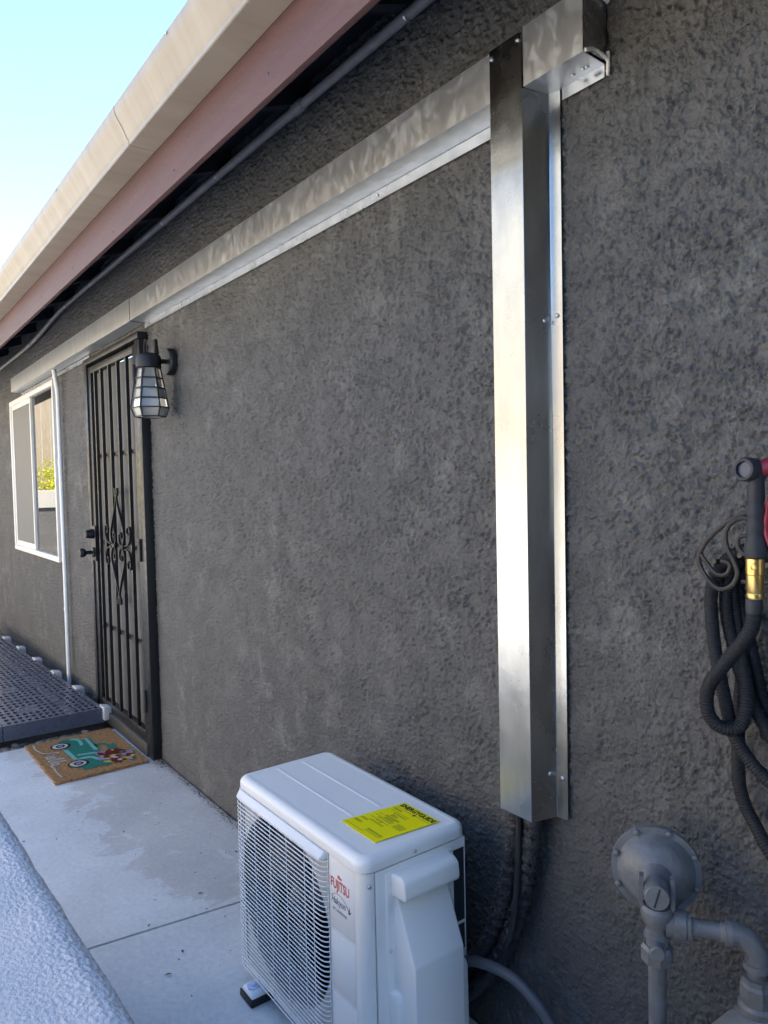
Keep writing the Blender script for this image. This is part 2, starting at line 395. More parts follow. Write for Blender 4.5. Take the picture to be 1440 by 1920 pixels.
def stucco_field(X0, X1, Z0, Z1, step, rng):
    nx = int((X1-X0)/step)+2; nz = int((Z1-Z0)/step)+2
    b = band_noise(nx, nz, step, .0055, .014, rng); b2 = band_noise(nx, nz, step, .0055, .016, rng)
    c = band_noise(nx, nz, step, .22, .8, rng); e = band_noise(nx, nz, step, .05, .16, rng)
    xx, zz = np.meshgrid(np.arange(nx, dtype=np.float32)*step, np.arange(nz, dtype=np.float32)*step)
    coarse = sstep(.35, 1.5, zz+Z0 + .25*c)                     # flakes are fine near the ground, coarse higher up
    wx = np.clip(xx+.0017*b, 0, None); wz = np.clip(zz+.0017*b2, 0, None)
    u = wx*.86+wz*.5; v = np.clip(wz*.86-wx*.5+.5*(X1-X0)+.1, 0, None)   # flakes drag along a slant
    p1 = plates(u*1.0, v*1.25, .0108, .42, rng); p2 = plates(wx, wz, .0066, .42, rng)
    quiet = 1-.6*sstep(.5, 1.4, e)                              # trowelled-flat spots
    return (.0084*coarse*p1*quiet + (.0054-.0010*coarse)*p2*(.4+.6*quiet) + .0007*b + .0006*e).astype(np.float32)
def sample(F, X0, Z0, step, x, z):
    gx = np.clip((x-X0)/step, 0, F.shape[1]-2.001); gz = np.clip((z-Z0)/step, 0, F.shape[0]-2.001)
    i = gx.astype(int); j = gz.astype(int); u = gx-i; v = gz-j
    return (F[j, i]*(1-u)*(1-v) + F[j, i+1]*u*(1-v) + F[j+1, i]*(1-u)*v + F[j+1, i+1]*u*v)

def grid_mesh(name, P, mask, m, parent=None, smooth=True):
    """P: (rows, cols, 3) points, mask: (rows-1, cols-1) quads kept"""
    nr, nc = P.shape[:2]; idx = np.arange(nr*nc).reshape(nr, nc)
    q = np.stack([idx[:-1, :-1], idx[:-1, 1:], idx[1:, 1:], idx[1:, :-1]], -1)[mask].reshape(-1, 4)
    me = bpy.data.meshes.new(name); me.vertices.add(nr*nc); me.vertices.foreach_set('co', P.reshape(-1).astype(np.float32))
    me.loops.add(q.size); me.loops.foreach_set('vertex_index', q.reshape(-1).astype(np.int32))
    me.polygons.add(len(q)); me.polygons.foreach_set('loop_start', np.arange(0, q.size, 4, dtype=np.int32))
    me.update(calc_edges=True); me.validate()
    if smooth: me.polygons.foreach_set('use_smooth', np.ones(len(q), bool))
    me.materials.append(MATS[m]); o = bpy.data.objects.new(name, me); COL.objects.link(o)
    if parent: put(o, parent)
    return o

# ================================================================== GROUND
g = MB().add([(-300,-300,-.06),(300,-300,-.06),(300,300,-.06),(-300,300,-.06)], [(0,1,2,3)])
tag(build(g, 'ground', 'soil'), kind='structure')
wk = thing('walkway', (-1, -.5, 0), None, None); wk['kind'] = 'structure'
def jx(y): return -2.31 + (y+.26)*(-2.37+2.31)/(-.75+.26)
s1 = MB().prism([(-4.46, -1.44), (jx(-1.44)-.004, -1.44), (jx(.0)-.004, -.002), (-4.46, -.002)], -.1, 0)
build(s1, 'concrete_slab', 'concrete', wk, False)
s2 = MB().prism([(jx(-1.44)+.004, -1.44), (3.2, -1.44), (3.2, -.002), (jx(0)+.004, -.002)], -.1, -.002)
build(s2, 'concrete_slab', 'concrete', wk, False)
yd = MB().box((-16, -4.62, -.2), (6, -1.444, -.012)); tag(build(yd, 'driveway', 'concrete', None, False), kind='structure')
tr = MB().box((-40, -60, -.05), (30, -4.82, 1.36)); tag(build(tr, 'terrain', 'soil', None, False), kind='structure')

# ================================================================== HOUSE
house = thing('house', (-4, .0, 0), 'dark grey stucco house with mauve fascia, cream gutter and white sliding window', 'house')
WX0, WX1, WZ0, WZ1 = -9.4, -.5, -.06, 2.80
DOOR = (-4.84, -3.80, .0, 2.225); WIN = (-7.50, -5.81, .905, 2.235)
step = .0020
F = stucco_field(WX0, WX1, WZ0, WZ1, step, RNG)
th = np.linspace(math.atan(WX1/1.3), math.atan(WX0/1.3), 960)
xs = 1.3*np.tan(th)[::-1]
zs = np.linspace(WZ0, WZ1, 1150)
def snap(arr, vals):
    for v in vals: arr[np.argmin(abs(arr-v))] = v
snap(xs, [DOOR[0], DOOR[1], WIN[0], WIN[1]]); snap(zs, [DOOR[2], DOOR[3], WIN[2], WIN[3]])
XX, ZZ = np.meshgrid(xs, zs); H = sample(F, WX0, WZ0, step, XX, ZZ)
PP = np.stack([XX, -H+.0068, ZZ], -1)
xc = (xs[:-1]+xs[1:])/2; zc = (zs[:-1]+zs[1:])/2; XC, ZC = np.meshgrid(xc, zc)
keep = np.ones(XC.shape, bool)
for a in (DOOR, WIN): keep &= ~((XC > a[0]) & (XC < a[1]) & (ZC > a[2]) & (ZC < a[3]))
grid_mesh('wall', PP, keep, 'stucco', house)
gx_ = np.linspace(WX1, 1.3, 260); gz_ = np.linspace(WZ0, WZ1, 400); XN, ZN = np.meshgrid(gx_, gz_)
FN = stucco_field(WX1-.01, 1.4, WZ0, WZ1, .005, RNG); HN = sample(FN, WX1-.01, WZ0, .005, XN, ZN)
HN[:, 0] = np.interp(gz_, zs, H[:, -1])
grid_mesh('wall', np.stack([XN, -HN+.0068, ZN], -1), np.ones((399, 259), bool), 'stucco', house)
build(MB().box((1.3, 0, -.1), (5, .1, 2.8)), 'wall', 'stucco', house, False)
build(MB().box((-9.4, .0, -.1), (-9.3, 8, 3)), 'wall', 'stucco', house, False)
build(MB().box((4.9, .1, -.1), (5, 8, 3)), 'wall', 'stucco', house, False)
build(MB().box((-9.3, 8, -.1), (4.9, 8.1, 3)), 'wall', 'stucco', house, False)
# roof, fascia, rafters
SL = .36
def roofz(y): return 2.625 + (y+.45)*SL
rf = MB().hull([(-9.8,-.50,roofz(-.50)),(5.4,-.50,roofz(-.50)),(5.4,4,roofz(4)),(-9.8,4,roofz(4)),
                (-9.8,-.50,roofz(-.50)+.03),(5.4,-.50,roofz(-.50)+.03),(5.4,4,roofz(4)+.03),(-9.8,4,roofz(4)+.03)],
               [(0,3,2,1),(4,5,6,7),(0,1,5,4),(1,2,6,5),(2,3,7,6),(3,0,4,7)])
rf.hull([(-9.8,4,roofz(4)),(5.4,4,roofz(4)),(5.4,8.5,roofz(-.5)),(-9.8,8.5,roofz(-.5)),
         (-9.8,4,roofz(4)+.03),(5.4,4,roofz(4)+.03),(5.4,8.5,roofz(-.5)+.03),(-9.8,8.5,roofz(-.5)+.03)],
        [(0,3,2,1),(4,5,6,7),(0,1,5,4),(1,2,6,5),(2,3,7,6),(3,0,4,7)])
roof = build(rf, 'roof', 'shingle', house, False)
sh = MB().hull([(-9.75,-.432,roofz(-.432)-.016),(5.3,-.432,roofz(-.432)-.016),(5.3,.3,roofz(.3)-.016),(-9.75,.3,roofz(.3)-.016),
                (-9.75,-.432,roofz(-.432)-.003),(5.3,-.432,roofz(-.432)-.003),(5.3,.3,roofz(.3)-.003),(-9.75,.3,roofz(.3)-.003)],
               [(0,3,2,1),(4,5,6,7),(0,1,5,4),(1,2,6,5),(2,3,7,6),(3,0,4,7)])
build(sh, 'eave_sheathing', 'eave_paint', house, False)
fb = MB().box((-9.8, -.45, 2.360), (5.4, -.433, 2.60), .002)
fascia = build(fb, 'fascia_board', 'fascia_paint', house)
rx = 0.9; rme = None
while rx > -9.3:
    if rme is None:
        m_ = MB().hull([(-.02,-.432,roofz(-.432)-.085),(.02,-.432,roofz(-.432)-.085),(.02,.06,roofz(.06)-.085),(-.02,.06,roofz(.06)-.085),
                        (-.02,-.432,roofz(-.432)-.017),(.02,-.432,roofz(-.432)-.017),(.02,.06,roofz(.06)-.017),(-.02,.06,roofz(.06)-.017)],
                       [(0,3,2,1),(4,5,6,7),(0,1,5,4),(1,2,6,5),(2,3,7,6),(3,0,4,7)])
        o = build(m_, 'rafter', 'eave_paint', house, False); rme = o
    else: o = rme.copy(); COL.objects.link(o)
    o.location = (rx, 0, 0); rx -= .61
# gutter
prof = [(-.452, 2.612), (-.452, 2.509), (-.532, 2.509), (-.535, 2.511), (-.536, 2.524), (-.5405, 2.529), (-.545, 2.54), (-.552, 2.556),
        (-.562, 2.572), (-.571, 2.586), (-.576, 2.600), (-.577, 2.617), (-.566, 2.619), (-.566, 2.609)]
gut = build(MB().strip(prof, -9.78, 5.3, -.0012), 'gutter', 'gutter_paint', house, True, 25)
for x in np.arange(-9.2, 2, 1.22):
    build(MB().lathe([(.0045,0),(.0045,.003),(0,.004)], (x, -.577, 2.611), (0,-1,0), 8), 'hanger_screw', 'zinc', gut)

for x in (-2.35, -5.4):
    build(MB().strip([(a*1.0-.0014, b-.0012) for a, b in prof[1:12]], x-.012, x+.012, -.0012), 'joint_strap', 'gutter_paint', gut, True, 25)
for k_, x in enumerate(np.arange(-8.9, 1.5, .61)):
    build(MB().lathe([(.0035,0),(.003,.0012),(0,.0015)], (x+.01*math.sin(k_*2.3), -.4502, 2.40+.01*math.sin(k_*1.7)), (0,-1,0), 7), 'nail_head', 'iron_brown', fascia)
# window: opening lined, vinyl frame, two sashes, screen on the far half
win = build(MB().box((WIN[0]-.012, -.030, WIN[2]-.012), (WIN[1]+.012, .03, WIN[2]+.030), .004)
            .box((WIN[0]-.012, -.030, WIN[3]-.030), (WIN[1]+.012, .03, WIN[3]+.010), .004)
            .box((WIN[0]-.012, -.029, WIN[2]+.030), (WIN[0]+.030, .03, WIN[3]-.030), .003)
            .box((WIN[1]-.022, -.029, WIN[2]+.030), (WIN[1]+.012, .03, WIN[3]-.030), .003), 'window', 'white_vinyl', house)
xm = -6.645
build(MB().box((xm-.016, -.024, WIN[2]+.031), (xm+.016, .02, WIN[3]-.031), .003), 'mullion', 'white_vinyl', win)
build(MB().box((WIN[0]+.031, -.018, WIN[2]+.031), (xm-.023, -.006, WIN[2]+.075), .002).box((WIN[0]+.031, -.018, WIN[3]-.072), (xm-.023, -.006, WIN[3]-.031), .002)
      .box((WIN[0]+.031, -.018, WIN[2]+.076), (WIN[0]+.072, -.006, WIN[3]-.073), .002), 'sash', 'white_vinyl', win)
build(MB().box((WIN[0]+.073, -.012, WIN[2]+.076), (xm-.024, -.011, WIN[3]-.073)), 'insect_screen', 'screen_mesh', win, False)
build(MB().box((xm+.023, -.006, WIN[2]+.031), (WIN[1]-.023, -.001, WIN[3]-.031)), 'pane', 'window_glass', win, False)
build(MB().box((WIN[0], .045, WIN[2]), (WIN[1], .05, WIN[3])), 'blind', 'curtain', win, False)

# security door
door = build(MB().box((DOOR[0]-.01, -.045, .0), (DOOR[0]+.035, .03, 2.205), .002).box((-3.868, -.044, .0), (DOOR[1]+.008, .03, 2.2045), .002)
             .box((DOOR[0]-.01, -.052, 2.206), (DOOR[1]+.012, .03, 2.240), .002), 'security_door', 'black_metal', house)
build(MB().box((-4.803, -.036, .075), (-4.745, -.008, 2.190), .002).box((-3.930, -.036, .075), (-3.875, -.008, 2.190), .002)
      .box((-4.7445, -.036, 2.150), (-3.9305, -.008, 2.190), .002).box((-4.7445, -.036, .075), (-3.9305, -.008, .125), .002), 'leaf_frame', 'black_metal', door)
for bx in (-4.655, -4.525, -4.365, -4.205, -4.045):
    build(MB().box((bx-.009, -.040, .126), (bx+.009, -.022, 2.149)), 'bar', 'black_metal', door)
for bz in (1.637, 1.105, .590):
    build(MB().box((-4.744, -.0215, bz-.009), (-3.931, -.010, bz+.009)), 'cross_bar', 'black_metal', door)
build(MB().box((-4.744, -.004, .126), (-3.931, .004, 2.149)), 'screen_panel', 'door_panel', door, False)
build(MB().box((DOOR[0]+.036, -.05, .0), (-3.869, .03, .072), .004), 'threshold', 'threshold', door)
for hz in (2.02, 1.107, .30):
    build(MB().cyl((-3.872, -.048, hz-.06), (-3.872, -.048, hz+.06), .011, 10), 'hinge', 'black_metal', door)
build(MB().box((-4.804, -.046, .985), (-4.735, -.0365, 1.205), .003), 'lock_plate', 'black_metal', door)
build(MB().lathe([(.030, 0), (.030, .012), (.024, .045), (.018, .05), (0, .05)], (-4.770, -.0465, 1.155), (0,-1,0), 20), 'deadbolt', 'black_metal', door)
build(MB().lathe([(.032, 0), (.030, .010), (.012, .016), (.011, .045), (.024, .055), (.029, .070), (.024, .086), (0, .092)], (-4.770, -.0465, 1.040), (0,-1,0), 20), 'knob', 'black_metal', door)
CX, CZ, SY = -4.268, 1.105, -.046
def scroll(pts, name='scroll'):
    P = [(CX+p[0], SY, CZ+p[1]) for p in smooth_path([(a, b, 0) for a, b in pts], 5)]
    build(MB().bar(P, .012, .005, (0, 1, 0)), name, 'black_metal', door, True, 50)
for sx in (-1, 1):
    for sz in (-1, 1):
        scroll([(sx*.004, sz*.315), (sx*.006, sz*.27), (sx*.060, sz*.18), (sx*.118, sz*.09), (sx*.120, sz*.045), (sx*.092, sz*.010), (sx*.058, sz*.008),
                (sx*.034, sz*.032), (sx*.034, sz*.066), (sx*.055, sz*.080), (sx*.072, sz*.066), (sx*.066, sz*.050)])
        scroll([(sx*.135, sz*.010), (sx*.160, sz*.012), (sx*.205, sz*.025), (sx*.232, sz*.065), (sx*.226, sz*.108), (sx*.196, sz*.118), (sx*.176, sz*.096), (sx*.186, sz*.074), (sx*.202, sz*.080)])
        scroll([(sx*.005, sz*.285), (sx*.022, sz*.298), (sx*.030, sz*.318), (sx*.020, sz*.332), (sx*.010, sz*.322), (sx*.014, sz*.312)], 'finial')

# ================================================================== LINE-SET COVER (galvanised duct along and down the wall)
duct = thing('duct_cover', (-1.165, -.04, .667), 'shiny galvanised sheet metal duct cover running along the wall and down beside the air conditioner', 'duct')
TH = .0011; PZ0, PZ1, PY = 2.295, 2.405, -.078
def hduct(x0, x1, y, z0, z1, fl=True, name='horizontal_section'):
    pr = [(-.006, z1+.004), (y, z1), (y, z0), (-.0065, z0-.004)]
    o = build(MB().strip(pr, x0, x1, TH), name, 'galvanised_smeared', duct, True, 20)
    return o
h1 = hduct(-3.814, -1.2135, PY, PZ0, PZ1)
build(MB().box((-3.80, -.0075, PZ0-.034), (-1.2135, -.0055, PZ0-.005)), 'wall_flange', 'galvanised', duct)
hduct(-7.09, -3.815, PY-.0025, PZ0-.004, PZ1+.0015)
build(MB().box((-7.05, -.0075, PZ0-.040), (-4.86, -.0055, PZ0-.0125)), 'wall_flange', 'galvanised', duct)
build(MB().box((-7.092, PY-.003, PZ0-.006), (-7.0905, -.004, PZ1+.002)), 'end_cap', 'galvanised', duct)
h3 = hduct(-1.1155, -.957, PY, PZ0-.006, 2.415, name='stub_section')
build(MB().box((-1.068, -.0078, PZ0-.035), (-.958, -.0055, PZ0-.010)), 'wall_flange', 'galvanised', duct)
build(MB().box((-.9568, PY+.001, PZ0-.003), (-.9555, -.004, 2.414)), 'end_cap', 'galvanised', duct)
# caulk around the stub
def caulk(pts, r):
    P = resample(smooth_path(pts, 6), .003)
    build(MB().tube(P, r, 8, True, False, [.75+.5*random.random() for _ in P]), 'caulk_bead', 'caulk', duct, True, 70)
caulk([(-.9545,-.074,PZ0-.003), (-.9535,-.05,PZ0+.006), (-.953,-.025,PZ0+.004), (-.951,-.006,PZ0-.002)], .0042)
caulk([(-.951,-.006,PZ0-.034), (-.949,-.007,PZ0-.010), (-.950,-.006,PZ0+.012)], .0042)
caulk([(-.953,-.060,2.409), (-.951,-.030,2.412), (-.949,-.006,2.408)], .0050)
# vertical channel: section in plan (x,y)
vx0, vx1, vz0, vz1 = -1.2130, -1.1160, .667, 2.4065
def vstrip(pts, z0, z1, name, m='galvanised', top=None):
    mb = MB(); k = len(pts)
    nrm = []
    for i in range(k):
        a = Vector(pts[max(i-1,0)]); b = Vector(pts[min(i+1,k-1)]); t = (b-a).normalized(); nrm.append(Vector((-t.y, t.x)))
    inn = [(pts[i][0]+nrm[i].x*TH, pts[i][1]+nrm[i].y*TH) for i in range(k)]
    loop = list(pts)+inn[::-1]; mb.prism(loop, z0, z1); mb.f = mb.f[2:]
    m2 = len(loop)
    for i in range(k-1): mb.f += [(i, m2-1-i, m2-2-i, i+1), (m2+i, m2+i+1, m2+m2-2-i, m2+m2-1-i)]
    return build(mb, name, m, duct, True, 20)
vstrip([(vx0, -.0815), (vx0+.0006, -.0822), (vx1-.0006, -.0822), (vx1, -.0815)], vz0, vz1, 'front_panel', 'galvanised')
vstrip([(vx1-.0012, -.0805), (vx1+.0150, -.0135), (vx1+.0162, -.0125), (vx1+.0425, -.0082)], vz0-.002, PZ0-.008, 'side_panel')
vstrip([(vx0-.030, -.0072), (vx0-.0035, -.0076), (vx0-.0025, -.0085), (vx0+.0012, -.0805)], vz0-.002, PZ0-.042, 'side_panel')
for p in ((vx0+.008, 2.388), (vx1-.010, 2.393)): screw(duct, (p[0], -.0826, p[1]), (0,-1,0), .0055)
screw(duct, (vx1+.030, -.0110, 1.80), (0,-1,0), .0052); screw(duct, (vx1+.0105, -.030, 1.79), (1,-.2,0), .005)
screw(duct, (vx1+.030, -.0110, .758), (0,-1,0), .0058); screw(duct, (vx1+.0105, -.030, .768), (1,-.2,0), .0055)
for x in (-1.02, -.993, -.984): screw(duct, (x, -.030, PZ0-.0095), (0,0,-1), .005)
for x in (-1.75, -2.55, -3.3): screw(duct, (x, -.0080, PZ0-.018), (0,-1,0), .005)

# ================================================================== CONDUIT UNDER THE EAVE
cd = thing('electrical_conduit', (-3, -.05, 2.66), 'brown painted metal conduit strapped under the dark eave along the wall top', 'conduit')
cp = smooth_path([(2.5,-.052,2.668), (-1,-.052,2.667), (-4.2,-.052,2.663), (-5.1,-.052,2.660), (-5.55,-.05,2.648), (-6.1,-.045,2.612), (-6.6,-.04,2.598), (-7.4,-.035,2.60), (-9.8,-.035,2.60)], 8)
build(MB().tube(cp, .0155, 12), 'pipe', 'conduit_paint', cd)
build(MB().cyl((-2.14,-.052,2.667), (-2.08,-.052,2.667), .020, 14, .003), 'coupling', 'conduit_paint', cd)
for x in (-1.54, -2.75, -3.36, -4.58, -5.20, -6.4):
    zz = 2.667 if x > -5 else (2.658 if x > -6 else 2.601)
    st = MB().tube([(x, -.052+.0175*math.cos(a), zz+.0175*math.sin(a)) for a in np.linspace(-2.6, 1.4, 12)], .0028, 6)
    st.box((x-.006, -.052+.004, zz+.016), (x+.006, -.052+.030, zz+.0185))
    build(st, 'strap', 'zinc', cd)

# ================================================================== DRAIN PIPE BY THE WINDOW
pv = thing('drain_pipe', (-5.62, -.03, .05), 'thin white plastic drain pipe running down the wall beside the window', 'pipe')
build(MB().tube([(-5.62, -.032, 2.12), (-5.62, -.032, 1.6), (-5.62, -.030, .9), (-5.62, -.030, .02)], .0150, 14), 'pipe', 'pvc', pv)
build(MB().tube(smooth_path([(-5.60, -.055, 2.288), (-5.605, -.048, 2.23), (-5.615, -.036, 2.16), (-5.62, -.032, 2.115)], 5), .0165, 14), 'elbow', 'pvc', pv)
build(MB().cyl((-5.62, -.032, 1.60), (-5.62, -.032, 1.66), .0175, 14, .002), 'coupling', 'pvc', pv)
build(MB().cyl((-5.62, -.030, .56), (-5.62, -.030, .585), .0172, 14, .002), 'coupling', 'pvc', pv)

# ================================================================== WALL LAMP
LX, LY = -3.44, -.118
lamp = thing('wall_lamp', (LX, 0, 2.0), 'black cage wall lantern with clear glass beside the security door', 'lamp')
build(MB().lathe([(.064, 0), (.064, .022), (.058, .030), (0, .030)], (LX, -.004, 2.035), (0,-1,0), 28), 'back_plate', 'lamp_black', lamp)
build(MB().cyl((LX, -.03, 2.035), (LX, LY+.03, 2.035), .011, 12), 'arm', 'lamp_black', lamp)
build(MB().lathe([(0, .068), (.030, .067), (.052, .058), (.058, .046), (.058, 0), (.052, -.004), (0, -.004)], (LX, LY, 2.0), (0,0,1), 28), 'cap', 'lamp_black', lamp)
build(MB().hull([(LX-.026,LY+.020,2.064),(LX+.026,LY+.020,2.064),(LX+.026,LY+.045,2.064),(LX-.026,LY+.045,2.064),
                 (LX-.018,LY+.026,2.135),(LX+.018,LY+.026,2.135),(LX+.018,LY+.040,2.135),(LX-.018,LY+.040,2.135)],
                [(0,3,2,1),(4,5,6,7),(0,1,5,4),(1,2,6,5),(2,3,7,6),(3,0,4,7)], .004), 'cap_bracket', 'lamp_black', lamp)
lp = [(LX-.020*math.cos(a), LY-.012, 2.064+.066*math.sin(a)**.7) for a in np.linspace(0.01, math.pi-.01, 17)]
build(MB().tube(lp, .0025, 7), 'loop_handle', 'lamp_black', lamp)
lv = [(.053, 1.997), (.062, 1.950), (.070, 1.903), (.078, 1.856), (.086, 1.812), (.070, 1.770)]
hexp = lambda r, i, z: (LX+r*math.cos(math.pi/3*i+.2), LY+r*math.sin(math.pi/3*i+.2), z)
for k in range(1, 6): build(MB().bar([hexp(lv[k][0], i, lv[k][1]) for i in range(6)], .0055, .0055, (0,0,1), True), 'cage_ring', 'lamp_black', lamp, False)
for i in range(6): build(MB().bar([hexp(r, i, z) for r, z in lv], .0058, .0058, (math.cos(math.pi/3*i+.2+1.57), math.sin(math.pi/3*i+.2+1.57), 0)), 'cage_bar', 'lamp_black', lamp, False)
gl = MB()
for k in range(5):
    for i in range(6): gl.add([hexp(lv[k][0]-.006, i, lv[k][1]), hexp(lv[k][0]-.006, i+1, lv[k][1]), hexp(lv[k+1][0]-.006, i+1, lv[k+1][1]), hexp(lv[k+1][0]-.006, i, lv[k+1][1])], [(0,1,2,3)])
mat('lamp_glass', (.90, .88, .84), .06, trans=.72, ior=1.5)
build(gl, 'glass_shade', 'lamp_glass', lamp, False)
build(MB().lathe([(.010, .03), (.012, 0), (.028, -.05), (.024, -.075), (0, -.085)], (LX, LY, 1.97), (0,0,1), 16), 'bulb', 'pvc', lamp)

# ================================================================== AIR CONDITIONER
xl, xr, yf, yb = -1.940, -1.312, -.410, -.108
ac = thing('air_conditioner', (-1.63, -.27, 0), 'white outdoor air conditioner unit with wire grille and yellow energy label on top', 'air conditioner')
rc = .026
def arc(cx, cy, r, a0, a1, n=8): return [(cx+r*math.cos(a), cy+r*math.sin(a)) for a in np.linspace(a0, a1, n)]
PI = math.pi
for path, nm_ in (([(-1.456, yf)] + arc(xr-rc, yf+rc, rc, -PI/2, 0) + [(xr, -.3815), (xr-.008, -.3815)], 'corner_panel'), ([(xr-.008, -.112), (xr-.006, yb), (xl, yb)] + arc(xl+rc, yf+rc, rc, PI, PI*1.42), 'cabinet')):
    mb = MB(); k = len(path)
    mb.add([(x,y,.046) for x,y in path]+[(x,y,.5700) for x,y in path], [(i,i+1,k+i+1,k+i) for i in range(k-1)])
    build(mb, nm_, 'ac_white', ac, True, 30, False)
build(MB().box((xr-.03, -.39, .056), (xr-.02, yb-.004, .566)), 'inner_bulkhead', 'ac_dark', ac, False)
build(MB().prism(arc(xr-rc-.002, yf+rc+.002, rc, -PI/2, 0)+[(xr-.002, yb+.002), (xl+.002, yb+.002)]+arc(xl+rc+.002, yf+rc+.002, rc, PI, PI*1.5), .040, .052), 'base_pan', 'ac_white', ac)
# lid with rolled edge
def rrect(x0, x1, y0, y1, r, n=6):
    return arc(x1-r, y0+r, r, -PI/2, 0, n)+arc(x1-r, y1-r, r, 0, PI/2, n)+arc(x0+r, y1-r, r, PI/2, PI, n)+arc(x0+r, y0+r, r, PI, PI*1.5, n)
lid = MB(); lay = []
for ins, z in ((-.004,.5735), (-.004,.588), (-.002,.5945), (.003,.600), (.010,.6035), (.018,.6045), (.024,.6035), (.030,.6035)):
    lay.append([(x,y,z) for x,y in rrect(xl+ins, xr-ins, yf-.004+ins, yb+.004-ins, max(.030-ins*.8, .006))])
n_ = len(lay[0])
for L_ in lay: lid.v += L_
for a in range(len(lay)-1):
    for i in range(n_): lid.f.append((a*n_+i, a*n_+(i+1) % n_, (a+1)*n_+(i+1) % n_, (a+1)*n_+i))
lid.f.append(tuple((len(lay)-1)*n_+i for i in range(n_)))
lid.v += [(x,y,.5735) for x,y in rrect(xl+.004, xr-.004, yf+.004, yb-.004, .024)]; q_ = len(lay)*n_
lid.f += [(i, q_+i, q_+(i+1)%n_, (i+1)%n_) for i in range(n_)]
lido = build(lid, 'lid', 'ac_white', ac, True, 40)
for ry in (-.303, -.217):
    build(MB().hull([(xl+.035,ry-.005,.6036),(xr-.20,ry-.005,.6036),(xr-.20,ry+.005,.6036),(xl+.035,ry+.005,.6036),
                     (xl+.038,ry-.0015,.6056),(xr-.203,ry-.0015,.6056),(xr-.203,ry+.0015,.6056),(xl+.038,ry+.0015,.6056)],
                    [(0,3,2,1),(4,5,6,7),(0,1,5,4),(1,2,6,5),(2,3,7,6),(3,0,4,7)]), 'lid_rib', 'ac_white', lido, True, 60)
# front panel with round fan opening
fx0, fx1, fz0, fz1 = -1.934, -1.457, .060, .570; fcx, fcz, fr = -1.700, .315, .232
mb = MB(); NA = 96; yy = yf+.004
for i in range(NA):
    a = 2*PI*i/NA; c, s = math.cos(a), math.sin(a)
    t = min(((fx1-fcx)/c if c > 1e-9 else (fx0-fcx)/c if c < -1e-9 else 9), ((fz1-fcz)/s if s > 1e-9 else (fz0-fcz)/s if s < -1e-9 else 9))
    mb.v += [(fcx+t*c, yy, fcz+t*s), (fcx+(fr+.006)*c, yy, fcz+(fr+.006)*s), (fcx+fr*c, yy+.006, fcz+fr*s), (fcx+fr*.985*c, yy+.07, fcz+fr*.985*s)]
for i in range(NA):
    j = (i+1) % NA
    for q in range(1): mb.f.append((i*4+q, j*4+q, j*4+q+1, i*4+q+1))
build(mb, 'front_panel', 'ac_inner', ac, True, 30)
mb.f = [(i*4+q, ((i+1)%NA)*4+q, ((i+1)%NA)*4+q+1, i*4+q+1) for i in range(NA) for q in (1, 2)]
build(mb, 'fan_ring', 'fan_ring_shade', ac, True, 30)
build(MB().box((xl+.01, -.30, .055), (-1.46, -.29, .568)), 'coil_back', 'ac_dark', ac)
fan = build(MB().lathe([(0, .022), (.030, .02), (.045, .008), (.048, -.05), (0, -.05)], (fcx, -.352, fcz), (0,-1,0), 24), 'fan', 'fan_grey', ac)
for b in range(3):
    a0 = b*2*PI/3 + 2.35; mb = MB(); nr, na = 8, 12
    for i in range(nr):
        r = .045+(fr*.95-.045)*i/(nr-1); span = .75+.55*i/(nr-1)
        for j in range(na):
            u = j/(na-1); a = a0+(u-.5)*span*1.15+.18*i/(nr-1); mb.v.append((fcx+r*math.cos(a), -.335-.036*(u-.5)*2*(.5+.5*i/nr)-.010*math.sin(PI*u), fcz+r*math.sin(a)))
    for i in range(nr-1):
        for j in range(na-1): mb.f.append((i*na+j, i*na+j+1, (i+1)*na+j+1, (i+1)*na+j))
    build(mb, 'fan_blade', 'fan_grey', fan, True, 60)
# grille
gr = build(MB().bar([(-1.9345, yf-.001, .064), (-1.4585, yf-.001, .064), (-1.4585, yf-.001, .566), (-1.9345, yf-.001, .566)], .003, .003, (0,1,0), True), 'grille', 'ac_wire', ac, False)
yw = yf-.017
wp = [(-1.9365, yf+.002), (-1.9355, yf-.005), (-1.931, yf-.011), (-1.922, yf-.0155), (-1.906, yw), (-1.49, yw), (-1.476, yf-.0155), (-1.466, yf-.012), (-1.460, yf-.006), (-1.4585, yf+.002)]
w0 = None
for i in range(41):
    z = .0585+i*.01215
    if w0 is None: w0 = build(MB().tube([(x, y, 0) for x, y in wp], .00155, 6), 'grille_wire', 'ac_wire', gr, True, 60); o = w0
    else: o = w0.copy(); COL.objects.link(o)
    o.location = (0, 0, z)
v0 = None
for x in (-1.905, -1.818, -1.729, -1.640, -1.549, -1.508):
    if v0 is None: v0 = build(MB().tube([(0, yw+.0027, .058), (0, yw+.0027, .546)], .0013, 6), 'grille_wire', 'ac_wire', gr, True, 60); o = v0
    else: o = v0.copy(); COL.objects.link(o)
    o.location = (x, 0, 0)
build(MB().hull([(-1.932,yf,.548),(-1.462,yf,.548),(-1.462,yf,.567),(-1.932,yf,.567),(-1.926,yf-.019,.5475),(-1.474,yf-.019,.5475),(-1.470,yf-.006,.5665),(-1.928,yf-.006,.5665)],
                [(0,1,2,3),(4,7,6,5),(0,4,5,1),(1,5,6,2),(2,6,7,3),(3,7,4,0)], .0015), 'grille_ledge', 'ac_ledge', ac, True, 30)
